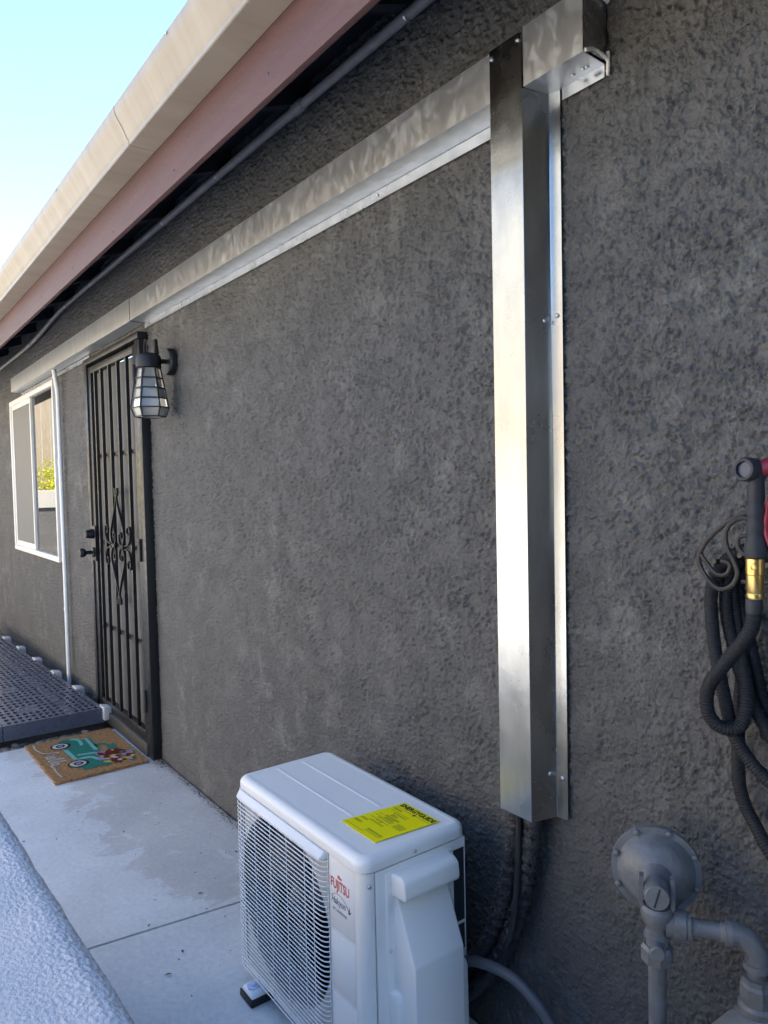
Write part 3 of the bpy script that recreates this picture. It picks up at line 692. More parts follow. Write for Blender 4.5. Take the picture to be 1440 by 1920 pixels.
# embossed front corner panel
def emboss(x0, x1, z0, z1, name='front_emboss'):
    y0, y1 = yf-.0002, yf-.0022; i = .004
    return build(MB().hull([(x0,y0,z0),(x1,y0,z0),(x1,y0,z1),(x0,y0,z1),(x0+i,y1,z0+i),(x1-i,y1,z0+i),(x1-i,y1,z1-i),(x0+i,y1,z1-i)],
                    [(0,1,5,4),(1,2,6,5),(2,3,7,6),(3,0,4,7),(4,5,6,7)]), name, 'ac_white', ac, True, 60)
emboss(-1.451, -1.350, .397, .564); emboss(-1.451, -1.350, .248, .388); emboss(-1.451, -1.350, .070, .239)
ye = yf-.0026
text_mesh('maker_name', 'FUJITSU', .0330, 'logo_red', ac, (-1.4465, ye, .4955), (1,0,0), (0,0,1), .0002, width=.70, bold=.0003)
build(MB().tube([(-1.4065+.0042*math.cos(a)*(1 if a < 2*PI else -1) + (.0042 if a < 2*PI else -.0042), ye, .5275+.0038*math.sin(a)) for a in np.linspace(PI, 5*PI, 40)], .0008, 5), 'logo_loop', 'logo_red', ac)
text_mesh('series_name', 'Halcyon', .0225, 'logo_grey', ac, (-1.4445, ye, .4585), (1,0,.02), (0,0,1), .0002, width=.80, shear=.3)
build(MB().tube(smooth_path([(-1.446,ye,.472), (-1.425,ye,.4835), (-1.40,ye,.484), (-1.380,ye,.474), (-1.371,ye,.463)], 6), .0006, 5), 'logo_swoosh', 'logo_grey', ac)
build(MB().hull([(-1.374,ye,.458),(-1.366,ye,.458),(-1.359,ye,.468),(-1.366,ye,.463),(-1.368,ye,.476),(-1.3715,ye,.463)], [(0,1,3,5),(1,2,3),(3,4,5)]), 'logo_bird', 'logo_grey', ac, False)
text_mesh('series_subline', 'DC INVERTER', .0085, 'logo_grey', ac, (-1.440, ye, .442), (1,0,0), (0,0,1), .0001, width=1.15)
# side: service panel, cover, grip
build(MB().box((xr-.006, -.3785, .056), (xr+.0022, -.1095, .5690), .0012), 'service_panel', 'ac_white', ac)
build(MB().hull([(xr+.002,-.354,.07),(xr+.002,-.152,.07),(xr+.002,-.152,.557),(xr+.002,-.354,.557),(xr+.006,-.350,.074),(xr+.006,-.156,.074),(xr+.006,-.156,.553),(xr+.006,-.350,.553)],
                [(0,1,5,4),(1,2,6,5),(2,3,7,6),(3,0,4,7),(4,5,6,7)], .0015), 'panel_emboss', 'ac_white', ac, True, 30)
def sidehull(secs, name, bev):
    """sections listed from top to bottom: (z, y0, y1, protrusion)"""
    vs = []; fs = []; n = len(secs)
    for z, y0, y1, p in secs: vs += [(xr+.004,y0,z),(xr+.004,y1,z),(xr+p,y1-.006,z),(xr+p,y0+.006,z)]
    for a in range(n-1):
        for q in range(4): fs.append((a*4+q, (a+1)*4+q, (a+1)*4+(q+1)%4, a*4+(q+1)%4))
    fs += [(0,1,2,3), tuple((n-1)*4+q for q in (3,2,1,0))]
    return build(MB().hull(vs, fs, bev, 3), name, 'ac_white', ac, True, 40)
sidehull([(.502,-.330,-.172,.012), (.482,-.330,-.172,.014), (.362,-.334,-.176,.074), (.070,-.336,-.178,.080)], 'valve_cover', .005)
sidehull([(.286,-.350,-.128,.026), (.272,-.352,-.126,.032), (.066,-.352,-.126,.034)], 'lower_cover', .004)
sidehull([(.556,-.338,-.166,.034), (.545,-.340,-.164,.048), (.512,-.340,-.164,.052), (.503,-.338,-.166,.048)], 'handle', .007)
build(MB().box((xr+.0022,-.1480,.366), (xr+.0030,-.1145,.546)), 'rating_label', 'dark_label', ac, False)
build(MB().box((xr+.0022,-.1460,.294), (xr+.0030,-.1150,.357)), 'rating_label', 'dark_label', ac, False)
for p in ((-.267,.584),): screw(ac, (xr+.0045, p[0], p[1]), (1,0,0), .0046)
screw(ac, (xr-.001, -.394, .541), (1,-.15,0), .005); screw(ac, (xr+.0062, -.344, .378), (1,0,0), .0046); screw(ac, (xr+.0062, -.344, .15), (1,0,0), .0046)
# feet
for fx in (-1.845, -1.415):
    f = build(MB().hull([(fx-.034,-.452,.020),(fx+.034,-.452,.020),(fx+.034,-.110,.020),(fx-.034,-.110,.020),
                     (fx-.026,-.446,.034),(fx+.026,-.446,.034),(fx+.030,-.112,.044),(fx-.030,-.112,.044)],
                    [(0,3,2,1),(4,5,6,7),(0,1,5,4),(1,2,6,5),(2,3,7,6),(3,0,4,7)], .004), 'foot', 'ac_ledge', ac)
    build(MB().box((fx-.036,-.455,.0), (fx+.036,-.108,.0198), .002), 'rubber_pad', 'rubber', f)
    build(MB().lathe([(.017,0),(.017,.003),(.008,.0035),(.0075,.009),(0,.010)], (fx, -.430, .0345), (0,0,1), 16), 'bolt', 'foot_blue', f)
# energy label
A, B, Cc, D = [Vector((x,y,.6060)) for x,y in ((-1.504,-.342),(-1.484,-.158),(-1.348,-.156),(-1.362,-.342))]
st = build(MB().hull([A,D,Cc,B]+[p+Vector((0,0,.0006)) for p in (A,D,Cc,B)], [(0,3,2,1),(4,5,6,7),(0,1,5,4),(1,2,6,5),(2,3,7,6),(3,0,4,7)]), 'energy_label', 'sticker_yellow', ac, False)
def LP(u, v): return A.lerp(D, u).lerp(B.lerp(Cc, u), v) + Vector((0,0,.0008))
ux = (Cc-B).normalized(); uy = Vector((-ux.y, ux.x, 0))
text_mesh('label_title', 'ENERGYGUIDE', .0215, 'ink', st, LP(.05, .885), ux, uy, .0002, width=.90, bold=.0008)
build(MB().hull([LP(.52,.86), LP(.60,.86), LP(.56,.80)], [(0,1,2)]), 'label_arrow', 'ink', st, False)
text_mesh('label_number', '20.0', .0135, 'ink', st, LP(.30, .60), ux, uy, .0001)
text_mesh('label_number', '11.0', .0135, 'ink', st, LP(.30, .36), ux, uy, .0001)
pr = MB()
for u0, u1, vs_ in ((.06,.30,(.80,.785,.77)), (.25,.62,(.69,.675,.575,.56)), (.22,.60,(.46,.445,.335,.32)), (.04,.24,(.30,.285,.27,.20,.185,.17)), (.68,.92,(.52,.50,.48,.46,.44,.42)), (.30,.56,(.53,.515,.50)), (.50,.92,(.16,.145,.13,.10)), (.05,.55,(.055,)), (.04,.96,(.84,)), (.10,.62,(.725,.545,.485,.40))):
    for v in vs_: pr.add([LP(u0,v), LP(u1,v), LP(u1,v+.006), LP(u0,v+.006)], [(0,1,2,3)])
build(pr, 'label_fine_print', 'ink', st, False)

# ================================================================== REFRIGERANT LINES + CABLE + ELECTRICAL WHIP
def rough_tube(pts, r, nm, m, parent, amp=.12, stepl=.006, n=14):
    P = resample(smooth_path(pts, 10), stepl); mb = MB().tube(P, r, n, True, False, [1+amp*(random.random()-.5)+.05*math.sin(i*1.3) for i in range(len(P))])
    return build(mb, nm, m, parent, True, 60)
ls = thing('refrigerant_lines', (-1.2, -.045, .6), 'black insulated refrigerant lines and cable running from the metal duct to the unit', 'pipes')
rough_tube([(-1.190,-.038,.74), (-1.196,-.038,.66), (-1.214,-.040,.56), (-1.240,-.045,.43), (-1.275,-.058,.32), (-1.325,-.075,.235), (-1.39,-.090,.16), (-1.46,-.096,.11)], .0215, 'insulated_line', 'foam_black', ls, .22)
rough_tube([(-1.148,-.038,.74), (-1.150,-.038,.66), (-1.160,-.040,.56), (-1.186,-.042,.44), (-1.216,-.052,.34), (-1.262,-.064,.25), (-1.33,-.080,.16), (-1.42,-.094,.09)], .0215, 'insulated_line', 'foam_black', ls, .22)
rough_tube([(-1.168,-.060,.74), (-1.172,-.062,.66), (-1.174,-.066,.55), (-1.176,-.072,.47), (-1.190,-.076,.37), (-1.235,-.082,.275), (-1.30,-.092,.20), (-1.38,-.105,.155)], .0075, 'cable', 'cable_black', ls, .02, .012, 10)
wt = MB()
for k in range(70):                                           # wrinkled edges of the black wrap around both lines
    t = k/69; 
    for base, r in (((-1.196,-.038,.66,-1.275,-.058,.32), .0225), ((-1.150,-.038,.66,-1.216,-.052,.34), .0225)):
        x = base[0]+(base[3]-base[0])*t**1.5; y = base[1]+(base[4]-base[1])*t**1.4; z = base[2]+(base[5]-base[2])*t
        a = random.uniform(-2.6, -.6); q = random.uniform(.006, .012)
        d = Vector((math.cos(a), math.sin(a), 0))
        wt.hull([Vector((x,y,z))+d*r*.92+Vector((0,0,-q*.5)), Vector((x,y,z))+d*(r+.0045)+Vector((.002,0,0)), Vector((x,y,z))+d*r*.92+Vector((0,0,q*.5)), Vector((x,y,z))+d*r*.9+Vector((-d.y,d.x,0))*q*.7], [(0,1,3),(1,2,3),(0,3,2),(0,2,1)])
wr = build(wt, 'wrap_wrinkles', 'foam_black', ls, False); wr['kind'] = 'stuff'
wh = thing('electrical_whip', (-1.1, -.08, .0), 'grey flexible electrical conduit curving out from behind the air conditioner', 'conduit')
build(MB().tube(smooth_path([(-1.40,-.112,.232), (-1.335,-.118,.246), (-1.27,-.118,.279), (-1.212,-.11,.291), (-1.158,-.10,.288), (-1.115,-.092,.268), (-1.082,-.086,.243), (-1.05,-.08,.20), (-1.035,-.08,.10), (-1.035,-.08,.0)], 8), .0125, 16), 'flexible_conduit', 'liquidtight', wh)

# ================================================================== GAS REGULATOR AND METER
nrm = Vector((.56, -.82, .07)).normalized(); tt = Vector((.825, .563, 0)).normalized(); P0 = Vector((-.776, -.122, .716))
rg = thing('gas_regulator', (-.73, -.19, 0), 'grey painted gas pressure regulator with round diaphragm housing on a riser pipe', 'regulator')
build(MB().lathe([(0,-.028),(.045,-.026),(.063,-.018),(.073,-.008),(.0785,-.008),(.0785,.004),(.0785,.006),(.068,.0065),(.0645,.011),(.0595,.024),(.050,.035),(.039,.041),(.030,.046),(.024,.056),(.0215,.070)], P0, nrm, 48), 'diaphragm_housing', 'gas_grey', rg, True, 28)
e1 = nrm.cross(Vector((0,0,1))).normalized(); e2 = e1.cross(nrm).normalized()
for i in range(8):
    a = PI/4*i+.32; c = P0+e1*.0732*math.cos(a)+e2*.0732*math.sin(a)
    build(MB().lathe([(.0060,-.012),(.0060,.0075),(.0050,.0105),(.003,.0118),(0,.012)], c, nrm, 12), 'flange_screw', 'gas_grey', rg)
cap0 = P0+nrm*.070
nk = build(MB().lathe([(.0215,0),(.0222,.004),(.0222,.030),(.0205,.036),(.0205,.044),(.0190,.046),(0,.046)], cap0, nrm, 32), 'adjusting_neck', 'gas_grey', rg, True, 28)
sdv = (e2*.96+e1*-.28).normalized(); sv = nrm.cross(sdv); c = cap0+nrm*.0462
build(MB().hull([c+sdv*.017+sv*.0014, c+sdv*.017-sv*.0014, c-sdv*.017-sv*.0014, c-sdv*.017+sv*.0014, c+sdv*.017+sv*.0014+nrm*.0004, c+sdv*.017-sv*.0014+nrm*.0004, c-sdv*.017-sv*.0014+nrm*.0004, c-sdv*.017+sv*.0014+nrm*.0004],
      [(0,1,2,3),(4,7,6,5),(0,4,5,1),(1,5,6,2),(2,6,7,3),(3,7,4,0)]), 'slot', 'ink', nk, False)
ax_ = P0+nrm*.086; ux_, uy_ = ax_.x, ax_.y
# yoke embracing the neck, then union, nut, cock, riser
yk = MB()
for s_ in (-1, 1):
    b_ = Vector((ux_, uy_, 0)); q = tt*(s_*.0262)
    yk.bar([b_+q*.7+Vector((0,0,.678)), b_+q+Vector((0,0,.700)), b_+q+Vector((0,0,.735)), b_+q*.96+Vector((0,0,.748))], .016, .007, tuple(nrm))
yk.lathe([(.019,.660),(.024,.670),(.0275,.682),(.0275,.692),(.023,.698),(0,.698)], (ux_,uy_,0), (0,0,1), 24)
build(yk, 'body_casting', 'gas_grey', rg, True, 30)
build(MB().lathe([(.0185,.668),(.0185,.648),(.022,.646),(.022,.640),(.019,.637),(.019,.625)][::-1], (ux_,uy_,0), (0,0,1), 24), 'union', 'gas_grey', rg, True, 30)
build(MB().lathe([(.020,.596),(.027,.600),(.027,.622),(.023,.628),(0,.628)], (ux_,uy_,0), (0,0,1), 8), 'union_nut', 'gas_grey', rg, True, 20)
pg = Vector((ux_,uy_,.632))
build(MB().cyl(pg+nrm*.018, pg+nrm*.044, .0125, 12, .002), 'test_plug', 'gas_grey', rg)
build(MB().cyl((ux_,uy_,-.02), (ux_,uy_,.600), .0152, 20), 'riser_pipe', 'gas_grey', rg)
T0 = Vector((ux_,uy_,.668))
build(MB().lathe([(.022,.014),(.022,.026),(.025,.028),(.025,.046),(.023,.048),(.023,.054),(0,.054)], T0, tt, 24), 'outlet_union', 'gas_grey', rg, True, 30)
build(MB().cyl(T0+tt*.050, T0+tt*.118, .0142, 18), 'nipple_pipe', 'gas_grey', rg)
for q_, ax_d, o_d in ((T0+tt*.0545, tt, 'a'), (T0+tt*.100, tt, 'b')):
    build(MB().lathe([(.0142,0)]+[(.0156 if z_ % 2 else .0146, .0011*z_) for z_ in range(1, 8)]+[(.0142,.0088)], q_, ax_d, 18), 'pipe_thread', 'gas_light', rg, True, 20)
EL = T0+tt*.152
ep = [T0+tt*.112, T0+tt*.122]+[T0+tt*(.122+.034*math.sin(a))+Vector((0,0,-.034*(1-math.cos(a)))) for a in np.linspace(.15, PI/2, 9)]+[T0+tt*.156+Vector((0,0,-.046))]
build(MB().tube(ep, .0185, 18, True, False, [1.12,1.12]+[1.0]*9+[1.0]), 'elbow', 'gas_grey', rg, True, 45)
build(MB().lathe([(.0185,0),(.0215,-.001),(.0215,-.012),(.018,-.014)], EL+tt*.004+Vector((0,0,-.040)), (0,0,1), 20).lathe([(.0185,0),(.0215,.001),(.0215,.010),(.018,.012)], T0+tt*.108, tt, 20), 'elbow_collar', 'gas_grey', rg)
DP = EL+tt*.004
build(MB().lathe([(.0172,.630),(.0172,.616),(.0150,.612),(.0150,.585)][::-1], (DP.x,DP.y,0), (0,0,1), 20), 'down_pipe', 'gas_grey', rg)
mt = thing('gas_meter', (DP.x+.03, DP.y, .3), 'grey cast gas meter in the lower right corner under the regulator pipe', 'gas meter')
build(MB().lathe([(.027,.560),(.027,.588),(.0235,.593),(.0235,.602),(0,.602)], (DP.x,DP.y,0), (0,0,1), 8).lathe([(.030,.542),(.030,.554),(.026,.560)], (DP.x,DP.y,0), (0,0,1), 24), 'inlet_nut', 'gas_grey', mt, True, 25)
mx, my = DP.x+.075, DP.y-.005
md = MB(); lay = []
for ins, z in ((0,.20),(0,.48),(.006,.508),(.02,.526),(.045,.538),(.07,.543)):
    lay.append([(x,y,z) for x,y in rrect(mx-.135+ins, mx+.135-ins, my-.115+ins, my+.068-ins*.6, max(.06-ins*.7,.01))])
n_ = len(lay[0])
for L_ in lay: md.v += L_
for a in range(len(lay)-1):
    for i in range(n_): md.f.append((a*n_+i, a*n_+(i+1)%n_, (a+1)*n_+(i+1)%n_, (a+1)*n_+i))
md.f += [tuple((len(lay)-1)*n_+i for i in range(n_)), tuple(range(n_))[::-1]]
build(md, 'meter_case', 'gas_light', mt, True, 40)
build(MB().box((mx-.115,my-.150,.30), (mx+.115,my-.1155,.536), .010), 'index_cover', 'gas_light', mt)
screw(mt, (mx+.012,my-.06,.5415), (0,0,1), .009, 'gas_light', 'case_screw')

# ================================================================== GARDEN HOSE, HANGER, NOZZLE
hk = thing('hose_hanger', (-.64, 0, 1.3), 'dark wrought iron scroll hose hanger on the right of the wall', 'hanger')
hm = [(-.560,-.1,1.385),(-.583,-.1,1.383),(-.61,-.1,1.379),(-.633,-.1,1.37),(-.66,-.1,1.353),(-.683,-.1,1.331),(-.696,-.1,1.313),(-.702,-.1,1.297),(-.699,-.1,1.28),(-.684,-.1,1.258),(-.67,-.1,1.247),(-.656,-.1,1.246),(-.642,-.1,1.254),(-.634,-.1,1.269),(-.634,-.1,1.281),(-.642,-.1,1.3),(-.651,-.1,1.317),(-.654,-.1,1.337),(-.649,-.1,1.353),(-.637,-.1,1.364),(-.623,-.1,1.368),(-.612,-.1,1.366),(-.575,-.1,1.360)]
build(MB().tube(smooth_path(hm, 4), .0042, 8), 'scroll_frame', 'iron_brown', hk)
build(MB().tube(smooth_path([(-.698,-.1,1.302),(-.688,-.1,1.289),(-.675,-.1,1.274),(-.662,-.1,1.269),(-.651,-.1,1.273),(-.646,-.1,1.284),(-.649,-.1,1.291),(-.662,-.1,1.294)], 4), .0038, 8), 'scroll', 'iron_brown', hk)
build(MB().tube(smooth_path([(-.575,-.1,1.337),(-.618,-.1,1.338),(-.63,-.1,1.335),(-.633,-.1,1.327),(-.63,-.1,1.315),(-.618,-.1,1.306),(-.600,-.1,1.302)], 4), .0038, 8), 'scroll', 'iron_brown', hk)
build(MB().tube(smooth_path([(-.560,-.1,1.385),(-.545,-.1,1.372),(-.545,-.1,1.32),(-.556,-.1,1.28),(-.59,-.1,1.262),(-.625,-.1,1.262)], 4), .0042, 8), 'scroll', 'iron_brown', hk)
hb = MB()
for x, z in ((-.675,1.292), (-.585,1.292), (-.63,1.305)): hb.tube([(x,-.1,z), (x,-.05,z-.006), (x,-.004,z-.008)], .0045, 8)
hb.tube([(-.690,-.006,1.284), (-.570,-.006,1.284)], .006, 8)
build(hb, 'saddle', 'iron_brown', hk)
hs = thing('garden_hose', (-.64, -.07, .9), 'black ribbed fabric garden hose coiled on the wall hanger with spray nozzle', 'hose')
def hose(pts, r=.0113):
    P = resample(smooth_path(pts, 10), .00125); sc = [1+.055*math.sin(2*PI*i*.00125/.0052) for i in range(len(P))]
    return build(MB().tube(P, r, 14, True, False, sc), 'hose_loop', 'hose_fabric', hs, True, 80)
hose([(-.575,-.16,1.232),(-.576,-.16,1.215),(-.581,-.158,1.196),(-.593,-.155,1.177),(-.615,-.15,1.149),(-.643,-.145,1.113),(-.664,-.135,1.084),(-.6715,-.13,1.057),(-.670,-.125,1.032),(-.660,-.118,1.015),(-.643,-.108,1.009),(-.630,-.095,1.018),(-.629,-.08,1.045),(-.638,-.062,1.08),(-.655,-.048,1.13),(-.668,-.04,1.19),(-.672,-.045,1.25),(-.655,-.05,1.297),(-.62,-.05,1.315),(-.58,-.05,1.30)])
hose([(-.56,-.066,1.30),(-.60,-.066,1.318),(-.648,-.07,1.306),(-.680,-.074,1.275),(-.692,-.077,1.235),(-.692,-.077,1.195),(-.688,-.078,1.155),(-.680,-.080,1.112),(-.670,-.082,1.073),(-.660,-.086,1.038),(-.652,-.088,1.010),(-.642,-.087,.986),(-.627,-.084,.962),(-.607,-.082,.942),(-.575,-.08,.922),(-.540,-.076,.925),(-.512,-.072,.965),(-.503,-.068,1.04),(-.506,-.066,1.14),(-.520,-.066,1.23),(-.545,-.066,1.285),(-.56,-.066,1.30)])
hose([(-.55,-.04,1.295),(-.60,-.042,1.312),(-.645,-.048,1.30),(-.670,-.052,1.27),(-.678,-.054,1.23),(-.676,-.054,1.188),(-.666,-.054,1.145),(-.656,-.055,1.109),(-.643,-.056,1.072),(-.628,-.056,1.04),(-.613,-.056,1.017),(-.588,-.056,.985),(-.556,-.054,.975),(-.530,-.050,1.01),(-.520,-.046,1.09),(-.522,-.042,1.19),(-.535,-.040,1.265),(-.55,-.04,1.295)])
hose([(-.56,-.022,1.285),(-.61,-.024,1.297),(-.65,-.028,1.285),(-.668,-.030,1.25),(-.668,-.030,1.22),(-.660,-.030,1.186),(-.648,-.030,1.143),(-.638,-.030,1.10),(-.628,-.030,1.057),(-.612,-.030,1.018),(-.585,-.030,.98),(-.560,-.028,.985),(-.540,-.026,1.05),(-.536,-.024,1.15),(-.545,-.022,1.25),(-.56,-.022,1.285)])
hose([(-.640,-.034,1.20),(-.652,-.036,1.13),(-.659,-.040,1.06),(-.662,-.044,1.005),(-.663,-.042,.965),(-.665,-.038,.917),(-.663,-.036,.882),(-.652,-.036,.851),(-.634,-.04,.827),(-.600,-.05,.79),(-.555,-.052,.765),(-.505,-.05,.74),(-.455,-.05,.68),(-.425,-.055,.55),(-.410,-.06,.35),(-.405,-.07,.15),(-.395,-.10,.03),(-.36,-.17,.012),(-.30,-.26,.012)])
build(MB().lathe([(.0118,-.004),(.0125,0),(.0125,.017),(.0115,.019),(0,.019)], (-.575,-.16,1.2265), (0,0,1), 28), 'ferrule', 'nozzle_grey', hs)
cp_ = build(MB().lathe([(.0118,0),(.0125,.002),(.0125,.0085),(.0120,.0095),(.0125,.0105),(.0128,.037),(.0122,.038),(.0136,.039),(.0136,.063),(.0110,.066),(0,.066)], (-.5735,-.16,1.2455), (0,0,1), 28), 'brass_coupling', 'brass', hs, True, 28)
build(MB().lathe([(.0055,0),(.0055,.003),(.003,.0035),(.003,.001),(0,.001)], (-.5700,-.1733,1.297), (.25,-1,0), 14), 'valve_pin', 'brass', cp_)
nz_ = MB(); gp = [(-.570,1.311,.0170,.0185),(-.570,1.322,.0185,.0200),(-.5695,1.337,.0160,.0175),(-.569,1.343,.0132,.0150),(-.569,1.348,.0132,.0150),(-.5685,1.354,.0150,.0168),(-.5682,1.362,.0148,.0166),(-.568,1.368,.0122,.0142),(-.568,1.373,.0122,.0142),(-.5675,1.379,.0138,.0156),(-.567,1.387,.0136,.0154),(-.567,1.392,.0112,.0132),(-.567,1.397,.0112,.0132),(-.5665,1.403,.0126,.0146),(-.566,1.414,.0118,.0138),(-.565,1.428,.0112,.013),(-.564,1.440,.012,.014)]
for x, z, a, b in gp: nz_.v += [(x+a*1.0*math.cos(t)-.0005, -.160-(z-1.31)*.10+b*math.sin(t), z) for t in np.linspace(0, 2*PI, 18, endpoint=False)]
for i in range(len(gp)-1):
    for j in range(18): nz_.f.append((i*18+j, i*18+(j+1)%18, (i+1)*18+(j+1)%18, (i+1)*18+j))
nz_.f += [tuple(range(18))[::-1], tuple((len(gp)-1)*18+j for j in range(18))]
nzo = build(nz_, 'nozzle', 'nozzle_grey', hs, True, 60)
hd = Vector((-.12,-1.0,.05)).normalized(); hc = Vector((-.5715,-.180,1.447))
build(MB().lathe([(0,-.030),(.0145,-.030),(.0160,-.022),(.0182,-.012),(.0187,.000),(.0182,.012),(.0165,.0165),(.0125,.0165),(.0118,.010),(0,.0065)], hc, hd, 28), 'nozzle_head', 'nozzle_grey', nzo, True, 40)
build(MB().lathe([(.0118,.0115),(.0095,.009),(.006,.0075),(0,.0075)], hc, hd, 24), 'nozzle_lens', 'lens', nzo)
build(MB().lathe([(.0046,.008),(.0042,.0105),(0,.0105)], hc+Vector((.003,0,-.001)), hd, 14), 'nozzle_jet', 'brass', nzo)
build(MB().tube(smooth_path([(-.562,-.168,1.448),(-.540,-.160,1.452),(-.520,-.150,1.449),(-.508,-.146,1.438)], 5), .0140, 14), 'nozzle_barrel', 'nozzle_red', nzo)
build(MB().tube(smooth_path([(-.530,-.160,1.43),(-.5475,-.164,1.405),(-.5525,-.166,1.375),(-.5530,-.166,1.350),(-.546,-.164,1.325)], 5), .0042, 10), 'nozzle_trigger', 'nozzle_red', nzo)

# ================================================================== DOORMAT
dm = thing('doormat', (-4.1, -.3, 0), 'brown coir doormat printed with a green truck full of flowers', 'doormat')
mq = [(-4.440,-.540), (-3.782,-.524), (-3.786,-.070), (-4.452,-.078)]
mm = MB(); nu, nv = 60, 42
for j in range(nv+1):
    for i in range(nu+1):
        u, v = i/nu, j/nv; a = Vector(mq[0]).lerp(Vector(mq[1]), u).lerp(Vector(mq[3]).lerp(Vector(mq[2]), u), v)
        e = .004 if i in (0,nu) or j in (0,nv) else 0
        mm.v.append((a.x+random.uniform(-e,e), a.y+random.uniform(-e,e), .0145+random.uniform(-.001,.001)))
for j in range(nv):
    for i in range(nu): a = j*(nu+1)+i; mm.f.append((a,a+1,a+nu+2,a+nu+1))
rim = [i for i in range(nu+1)]+[(nu+1)*j+nu for j in range(1,nv+1)]+[(nu+1)*nv+i for i in range(nu-1,-1,-1)]+[(nu+1)*j for j in range(nv-1,0,-1)]
o_ = len(mm.v); mm.v += [(mm.v[i][0], mm.v[i][1], .001) for i in rim]
for i in range(len(rim)): j = (i+1)%len(rim); mm.f.append((rim[i], o_+i, o_+j, rim[j]))
build(mm, 'coir_pile', 'coir', dm, False)
fr_ = MB()
for i in range(900):                                          # loose fibres along the rim
    k = random.randrange(4); a = Vector(mq[k]).lerp(Vector(mq[(k+1)%4]), random.random()); an = random.uniform(0, 2*PI); ln = random.uniform(.006,.020)
    b = a+Vector((math.cos(an), math.sin(an)))*ln; z0 = random.uniform(.002,.014)
    fr_.add([(a.x,a.y,z0), (a.x+.0012,a.y,z0), (b.x,b.y,max(.001, z0+random.uniform(-.008,.004)))], [(0,1,2)])
fo = build(fr_, 'fibres', 'coir', dm, False); fo['kind'] = 'stuff'
def printed(poly, m, z, name):
    c = np.mean(poly, 0); P = smooth_path([(x,y,0) for x,y in poly], 3, True) if len(poly) > 4 else [(x,y,0) for x,y in poly]
    n = len(P); mb = MB().add([(p[0]+random.uniform(-.002,.002), p[1]+random.uniform(-.002,.002), z) for p in P], [tuple(range(n))])
    me = bpy.data.meshes.new(name); me.from_pydata(mb.v, [], mb.f); bm = bmesh.new(); bm.from_mesh(me); bmesh.ops.triangulate(bm, faces=bm.faces[:])
    bmesh.ops.recalc_face_normals(bm, faces=bm.faces[:])
    for f in bm.faces:
        if f.normal.z < 0: f.normal_flip()
    bm.to_mesh(me); bm.free(); return link_mesh(name, me, m, dm, False)
def ell(cx, cy, rx_, ry_, n=18): return [(cx+rx_*math.cos(2*PI*i/n), cy+ry_*math.sin(2*PI*i/n)) for i in range(n)]
Z = .0162
printed([(-4.40,-.355),(-4.385,-.285),(-4.335,-.262),(-4.345,-.225),(-4.245,-.222),(-4.10,-.232),(-4.03,-.262),(-3.97,-.264),(-3.895,-.275),(-3.858,-.32),(-3.86,-.365),(-3.905,-.378),(-3.95,-.33),(-4.0,-.325),(-4.035,-.362),(-4.05,-.382),(-4.22,-.392),(-4.245,-.35),(-4.30,-.335),(-4.345,-.35),(-4.36,-.385)], 'p_green', Z, 'print_truck')
printed([(-4.226,-.391),(-4.215,-.370),(-4.034,-.361),(-4.040,-.381)], 'p_mint', Z+.0005, 'print_running_board')
printed([(-4.374,-.329),(-4.387,-.298),(-4.352,-.275),(-4.256,-.279),(-4.242,-.298),(-4.304,-.291),(-4.349,-.299)], 'p_mint', Z+.0005, 'print_fender')
printed([(-4.355,-.250),(-4.34,-.234),(-4.112,-.236),(-4.122,-.255)], 'p_mint', Z+.0005, 'print_door_top')
printed([(-4.11,-.346),(-4.085,-.257),(-4.066,-.262),(-4.088,-.347)], 'p_mint', Z+.0005, 'print_bed_edge')
printed([(-4.033,-.368),(-4.050,-.320),(-4.022,-.281),(-3.965,-.268),(-3.96,-.279),(-4.005,-.300),(-4.02,-.333)], 'p_mint', Z+.0005, 'print_fender')
printed([(-4.215,-.232),(-4.212,-.196),(-4.184,-.172),(-4.150,-.168),(-4.140,-.182),(-4.168,-.192),(-4.180,-.205),(-4.170,-.230)], 'p_green', Z, 'print_cab')
printed([(-4.15,-.168),(-4.163,-.140),(-4.118,-.149),(-4.076,-.134),(-4.085,-.182),(-4.121,-.190)], 'p_green', Z+.0003, 'print_cab')
for wx, wy in ((-4.298,-.388), (-3.968,-.374)):
    printed(ell(wx, wy, .054, .052), 'p_black', Z+.0007, 'print_tyre'); printed(ell(wx, wy-.002, .042, .040), 'p_white', Z+.0011, 'print_wheel')
    printed(ell(wx, wy, .027, .024), 'p_black', Z+.0015, 'print_hub'); printed(ell(wx, wy, .015, .014), 'p_lav', Z+.0019, 'print_hub')
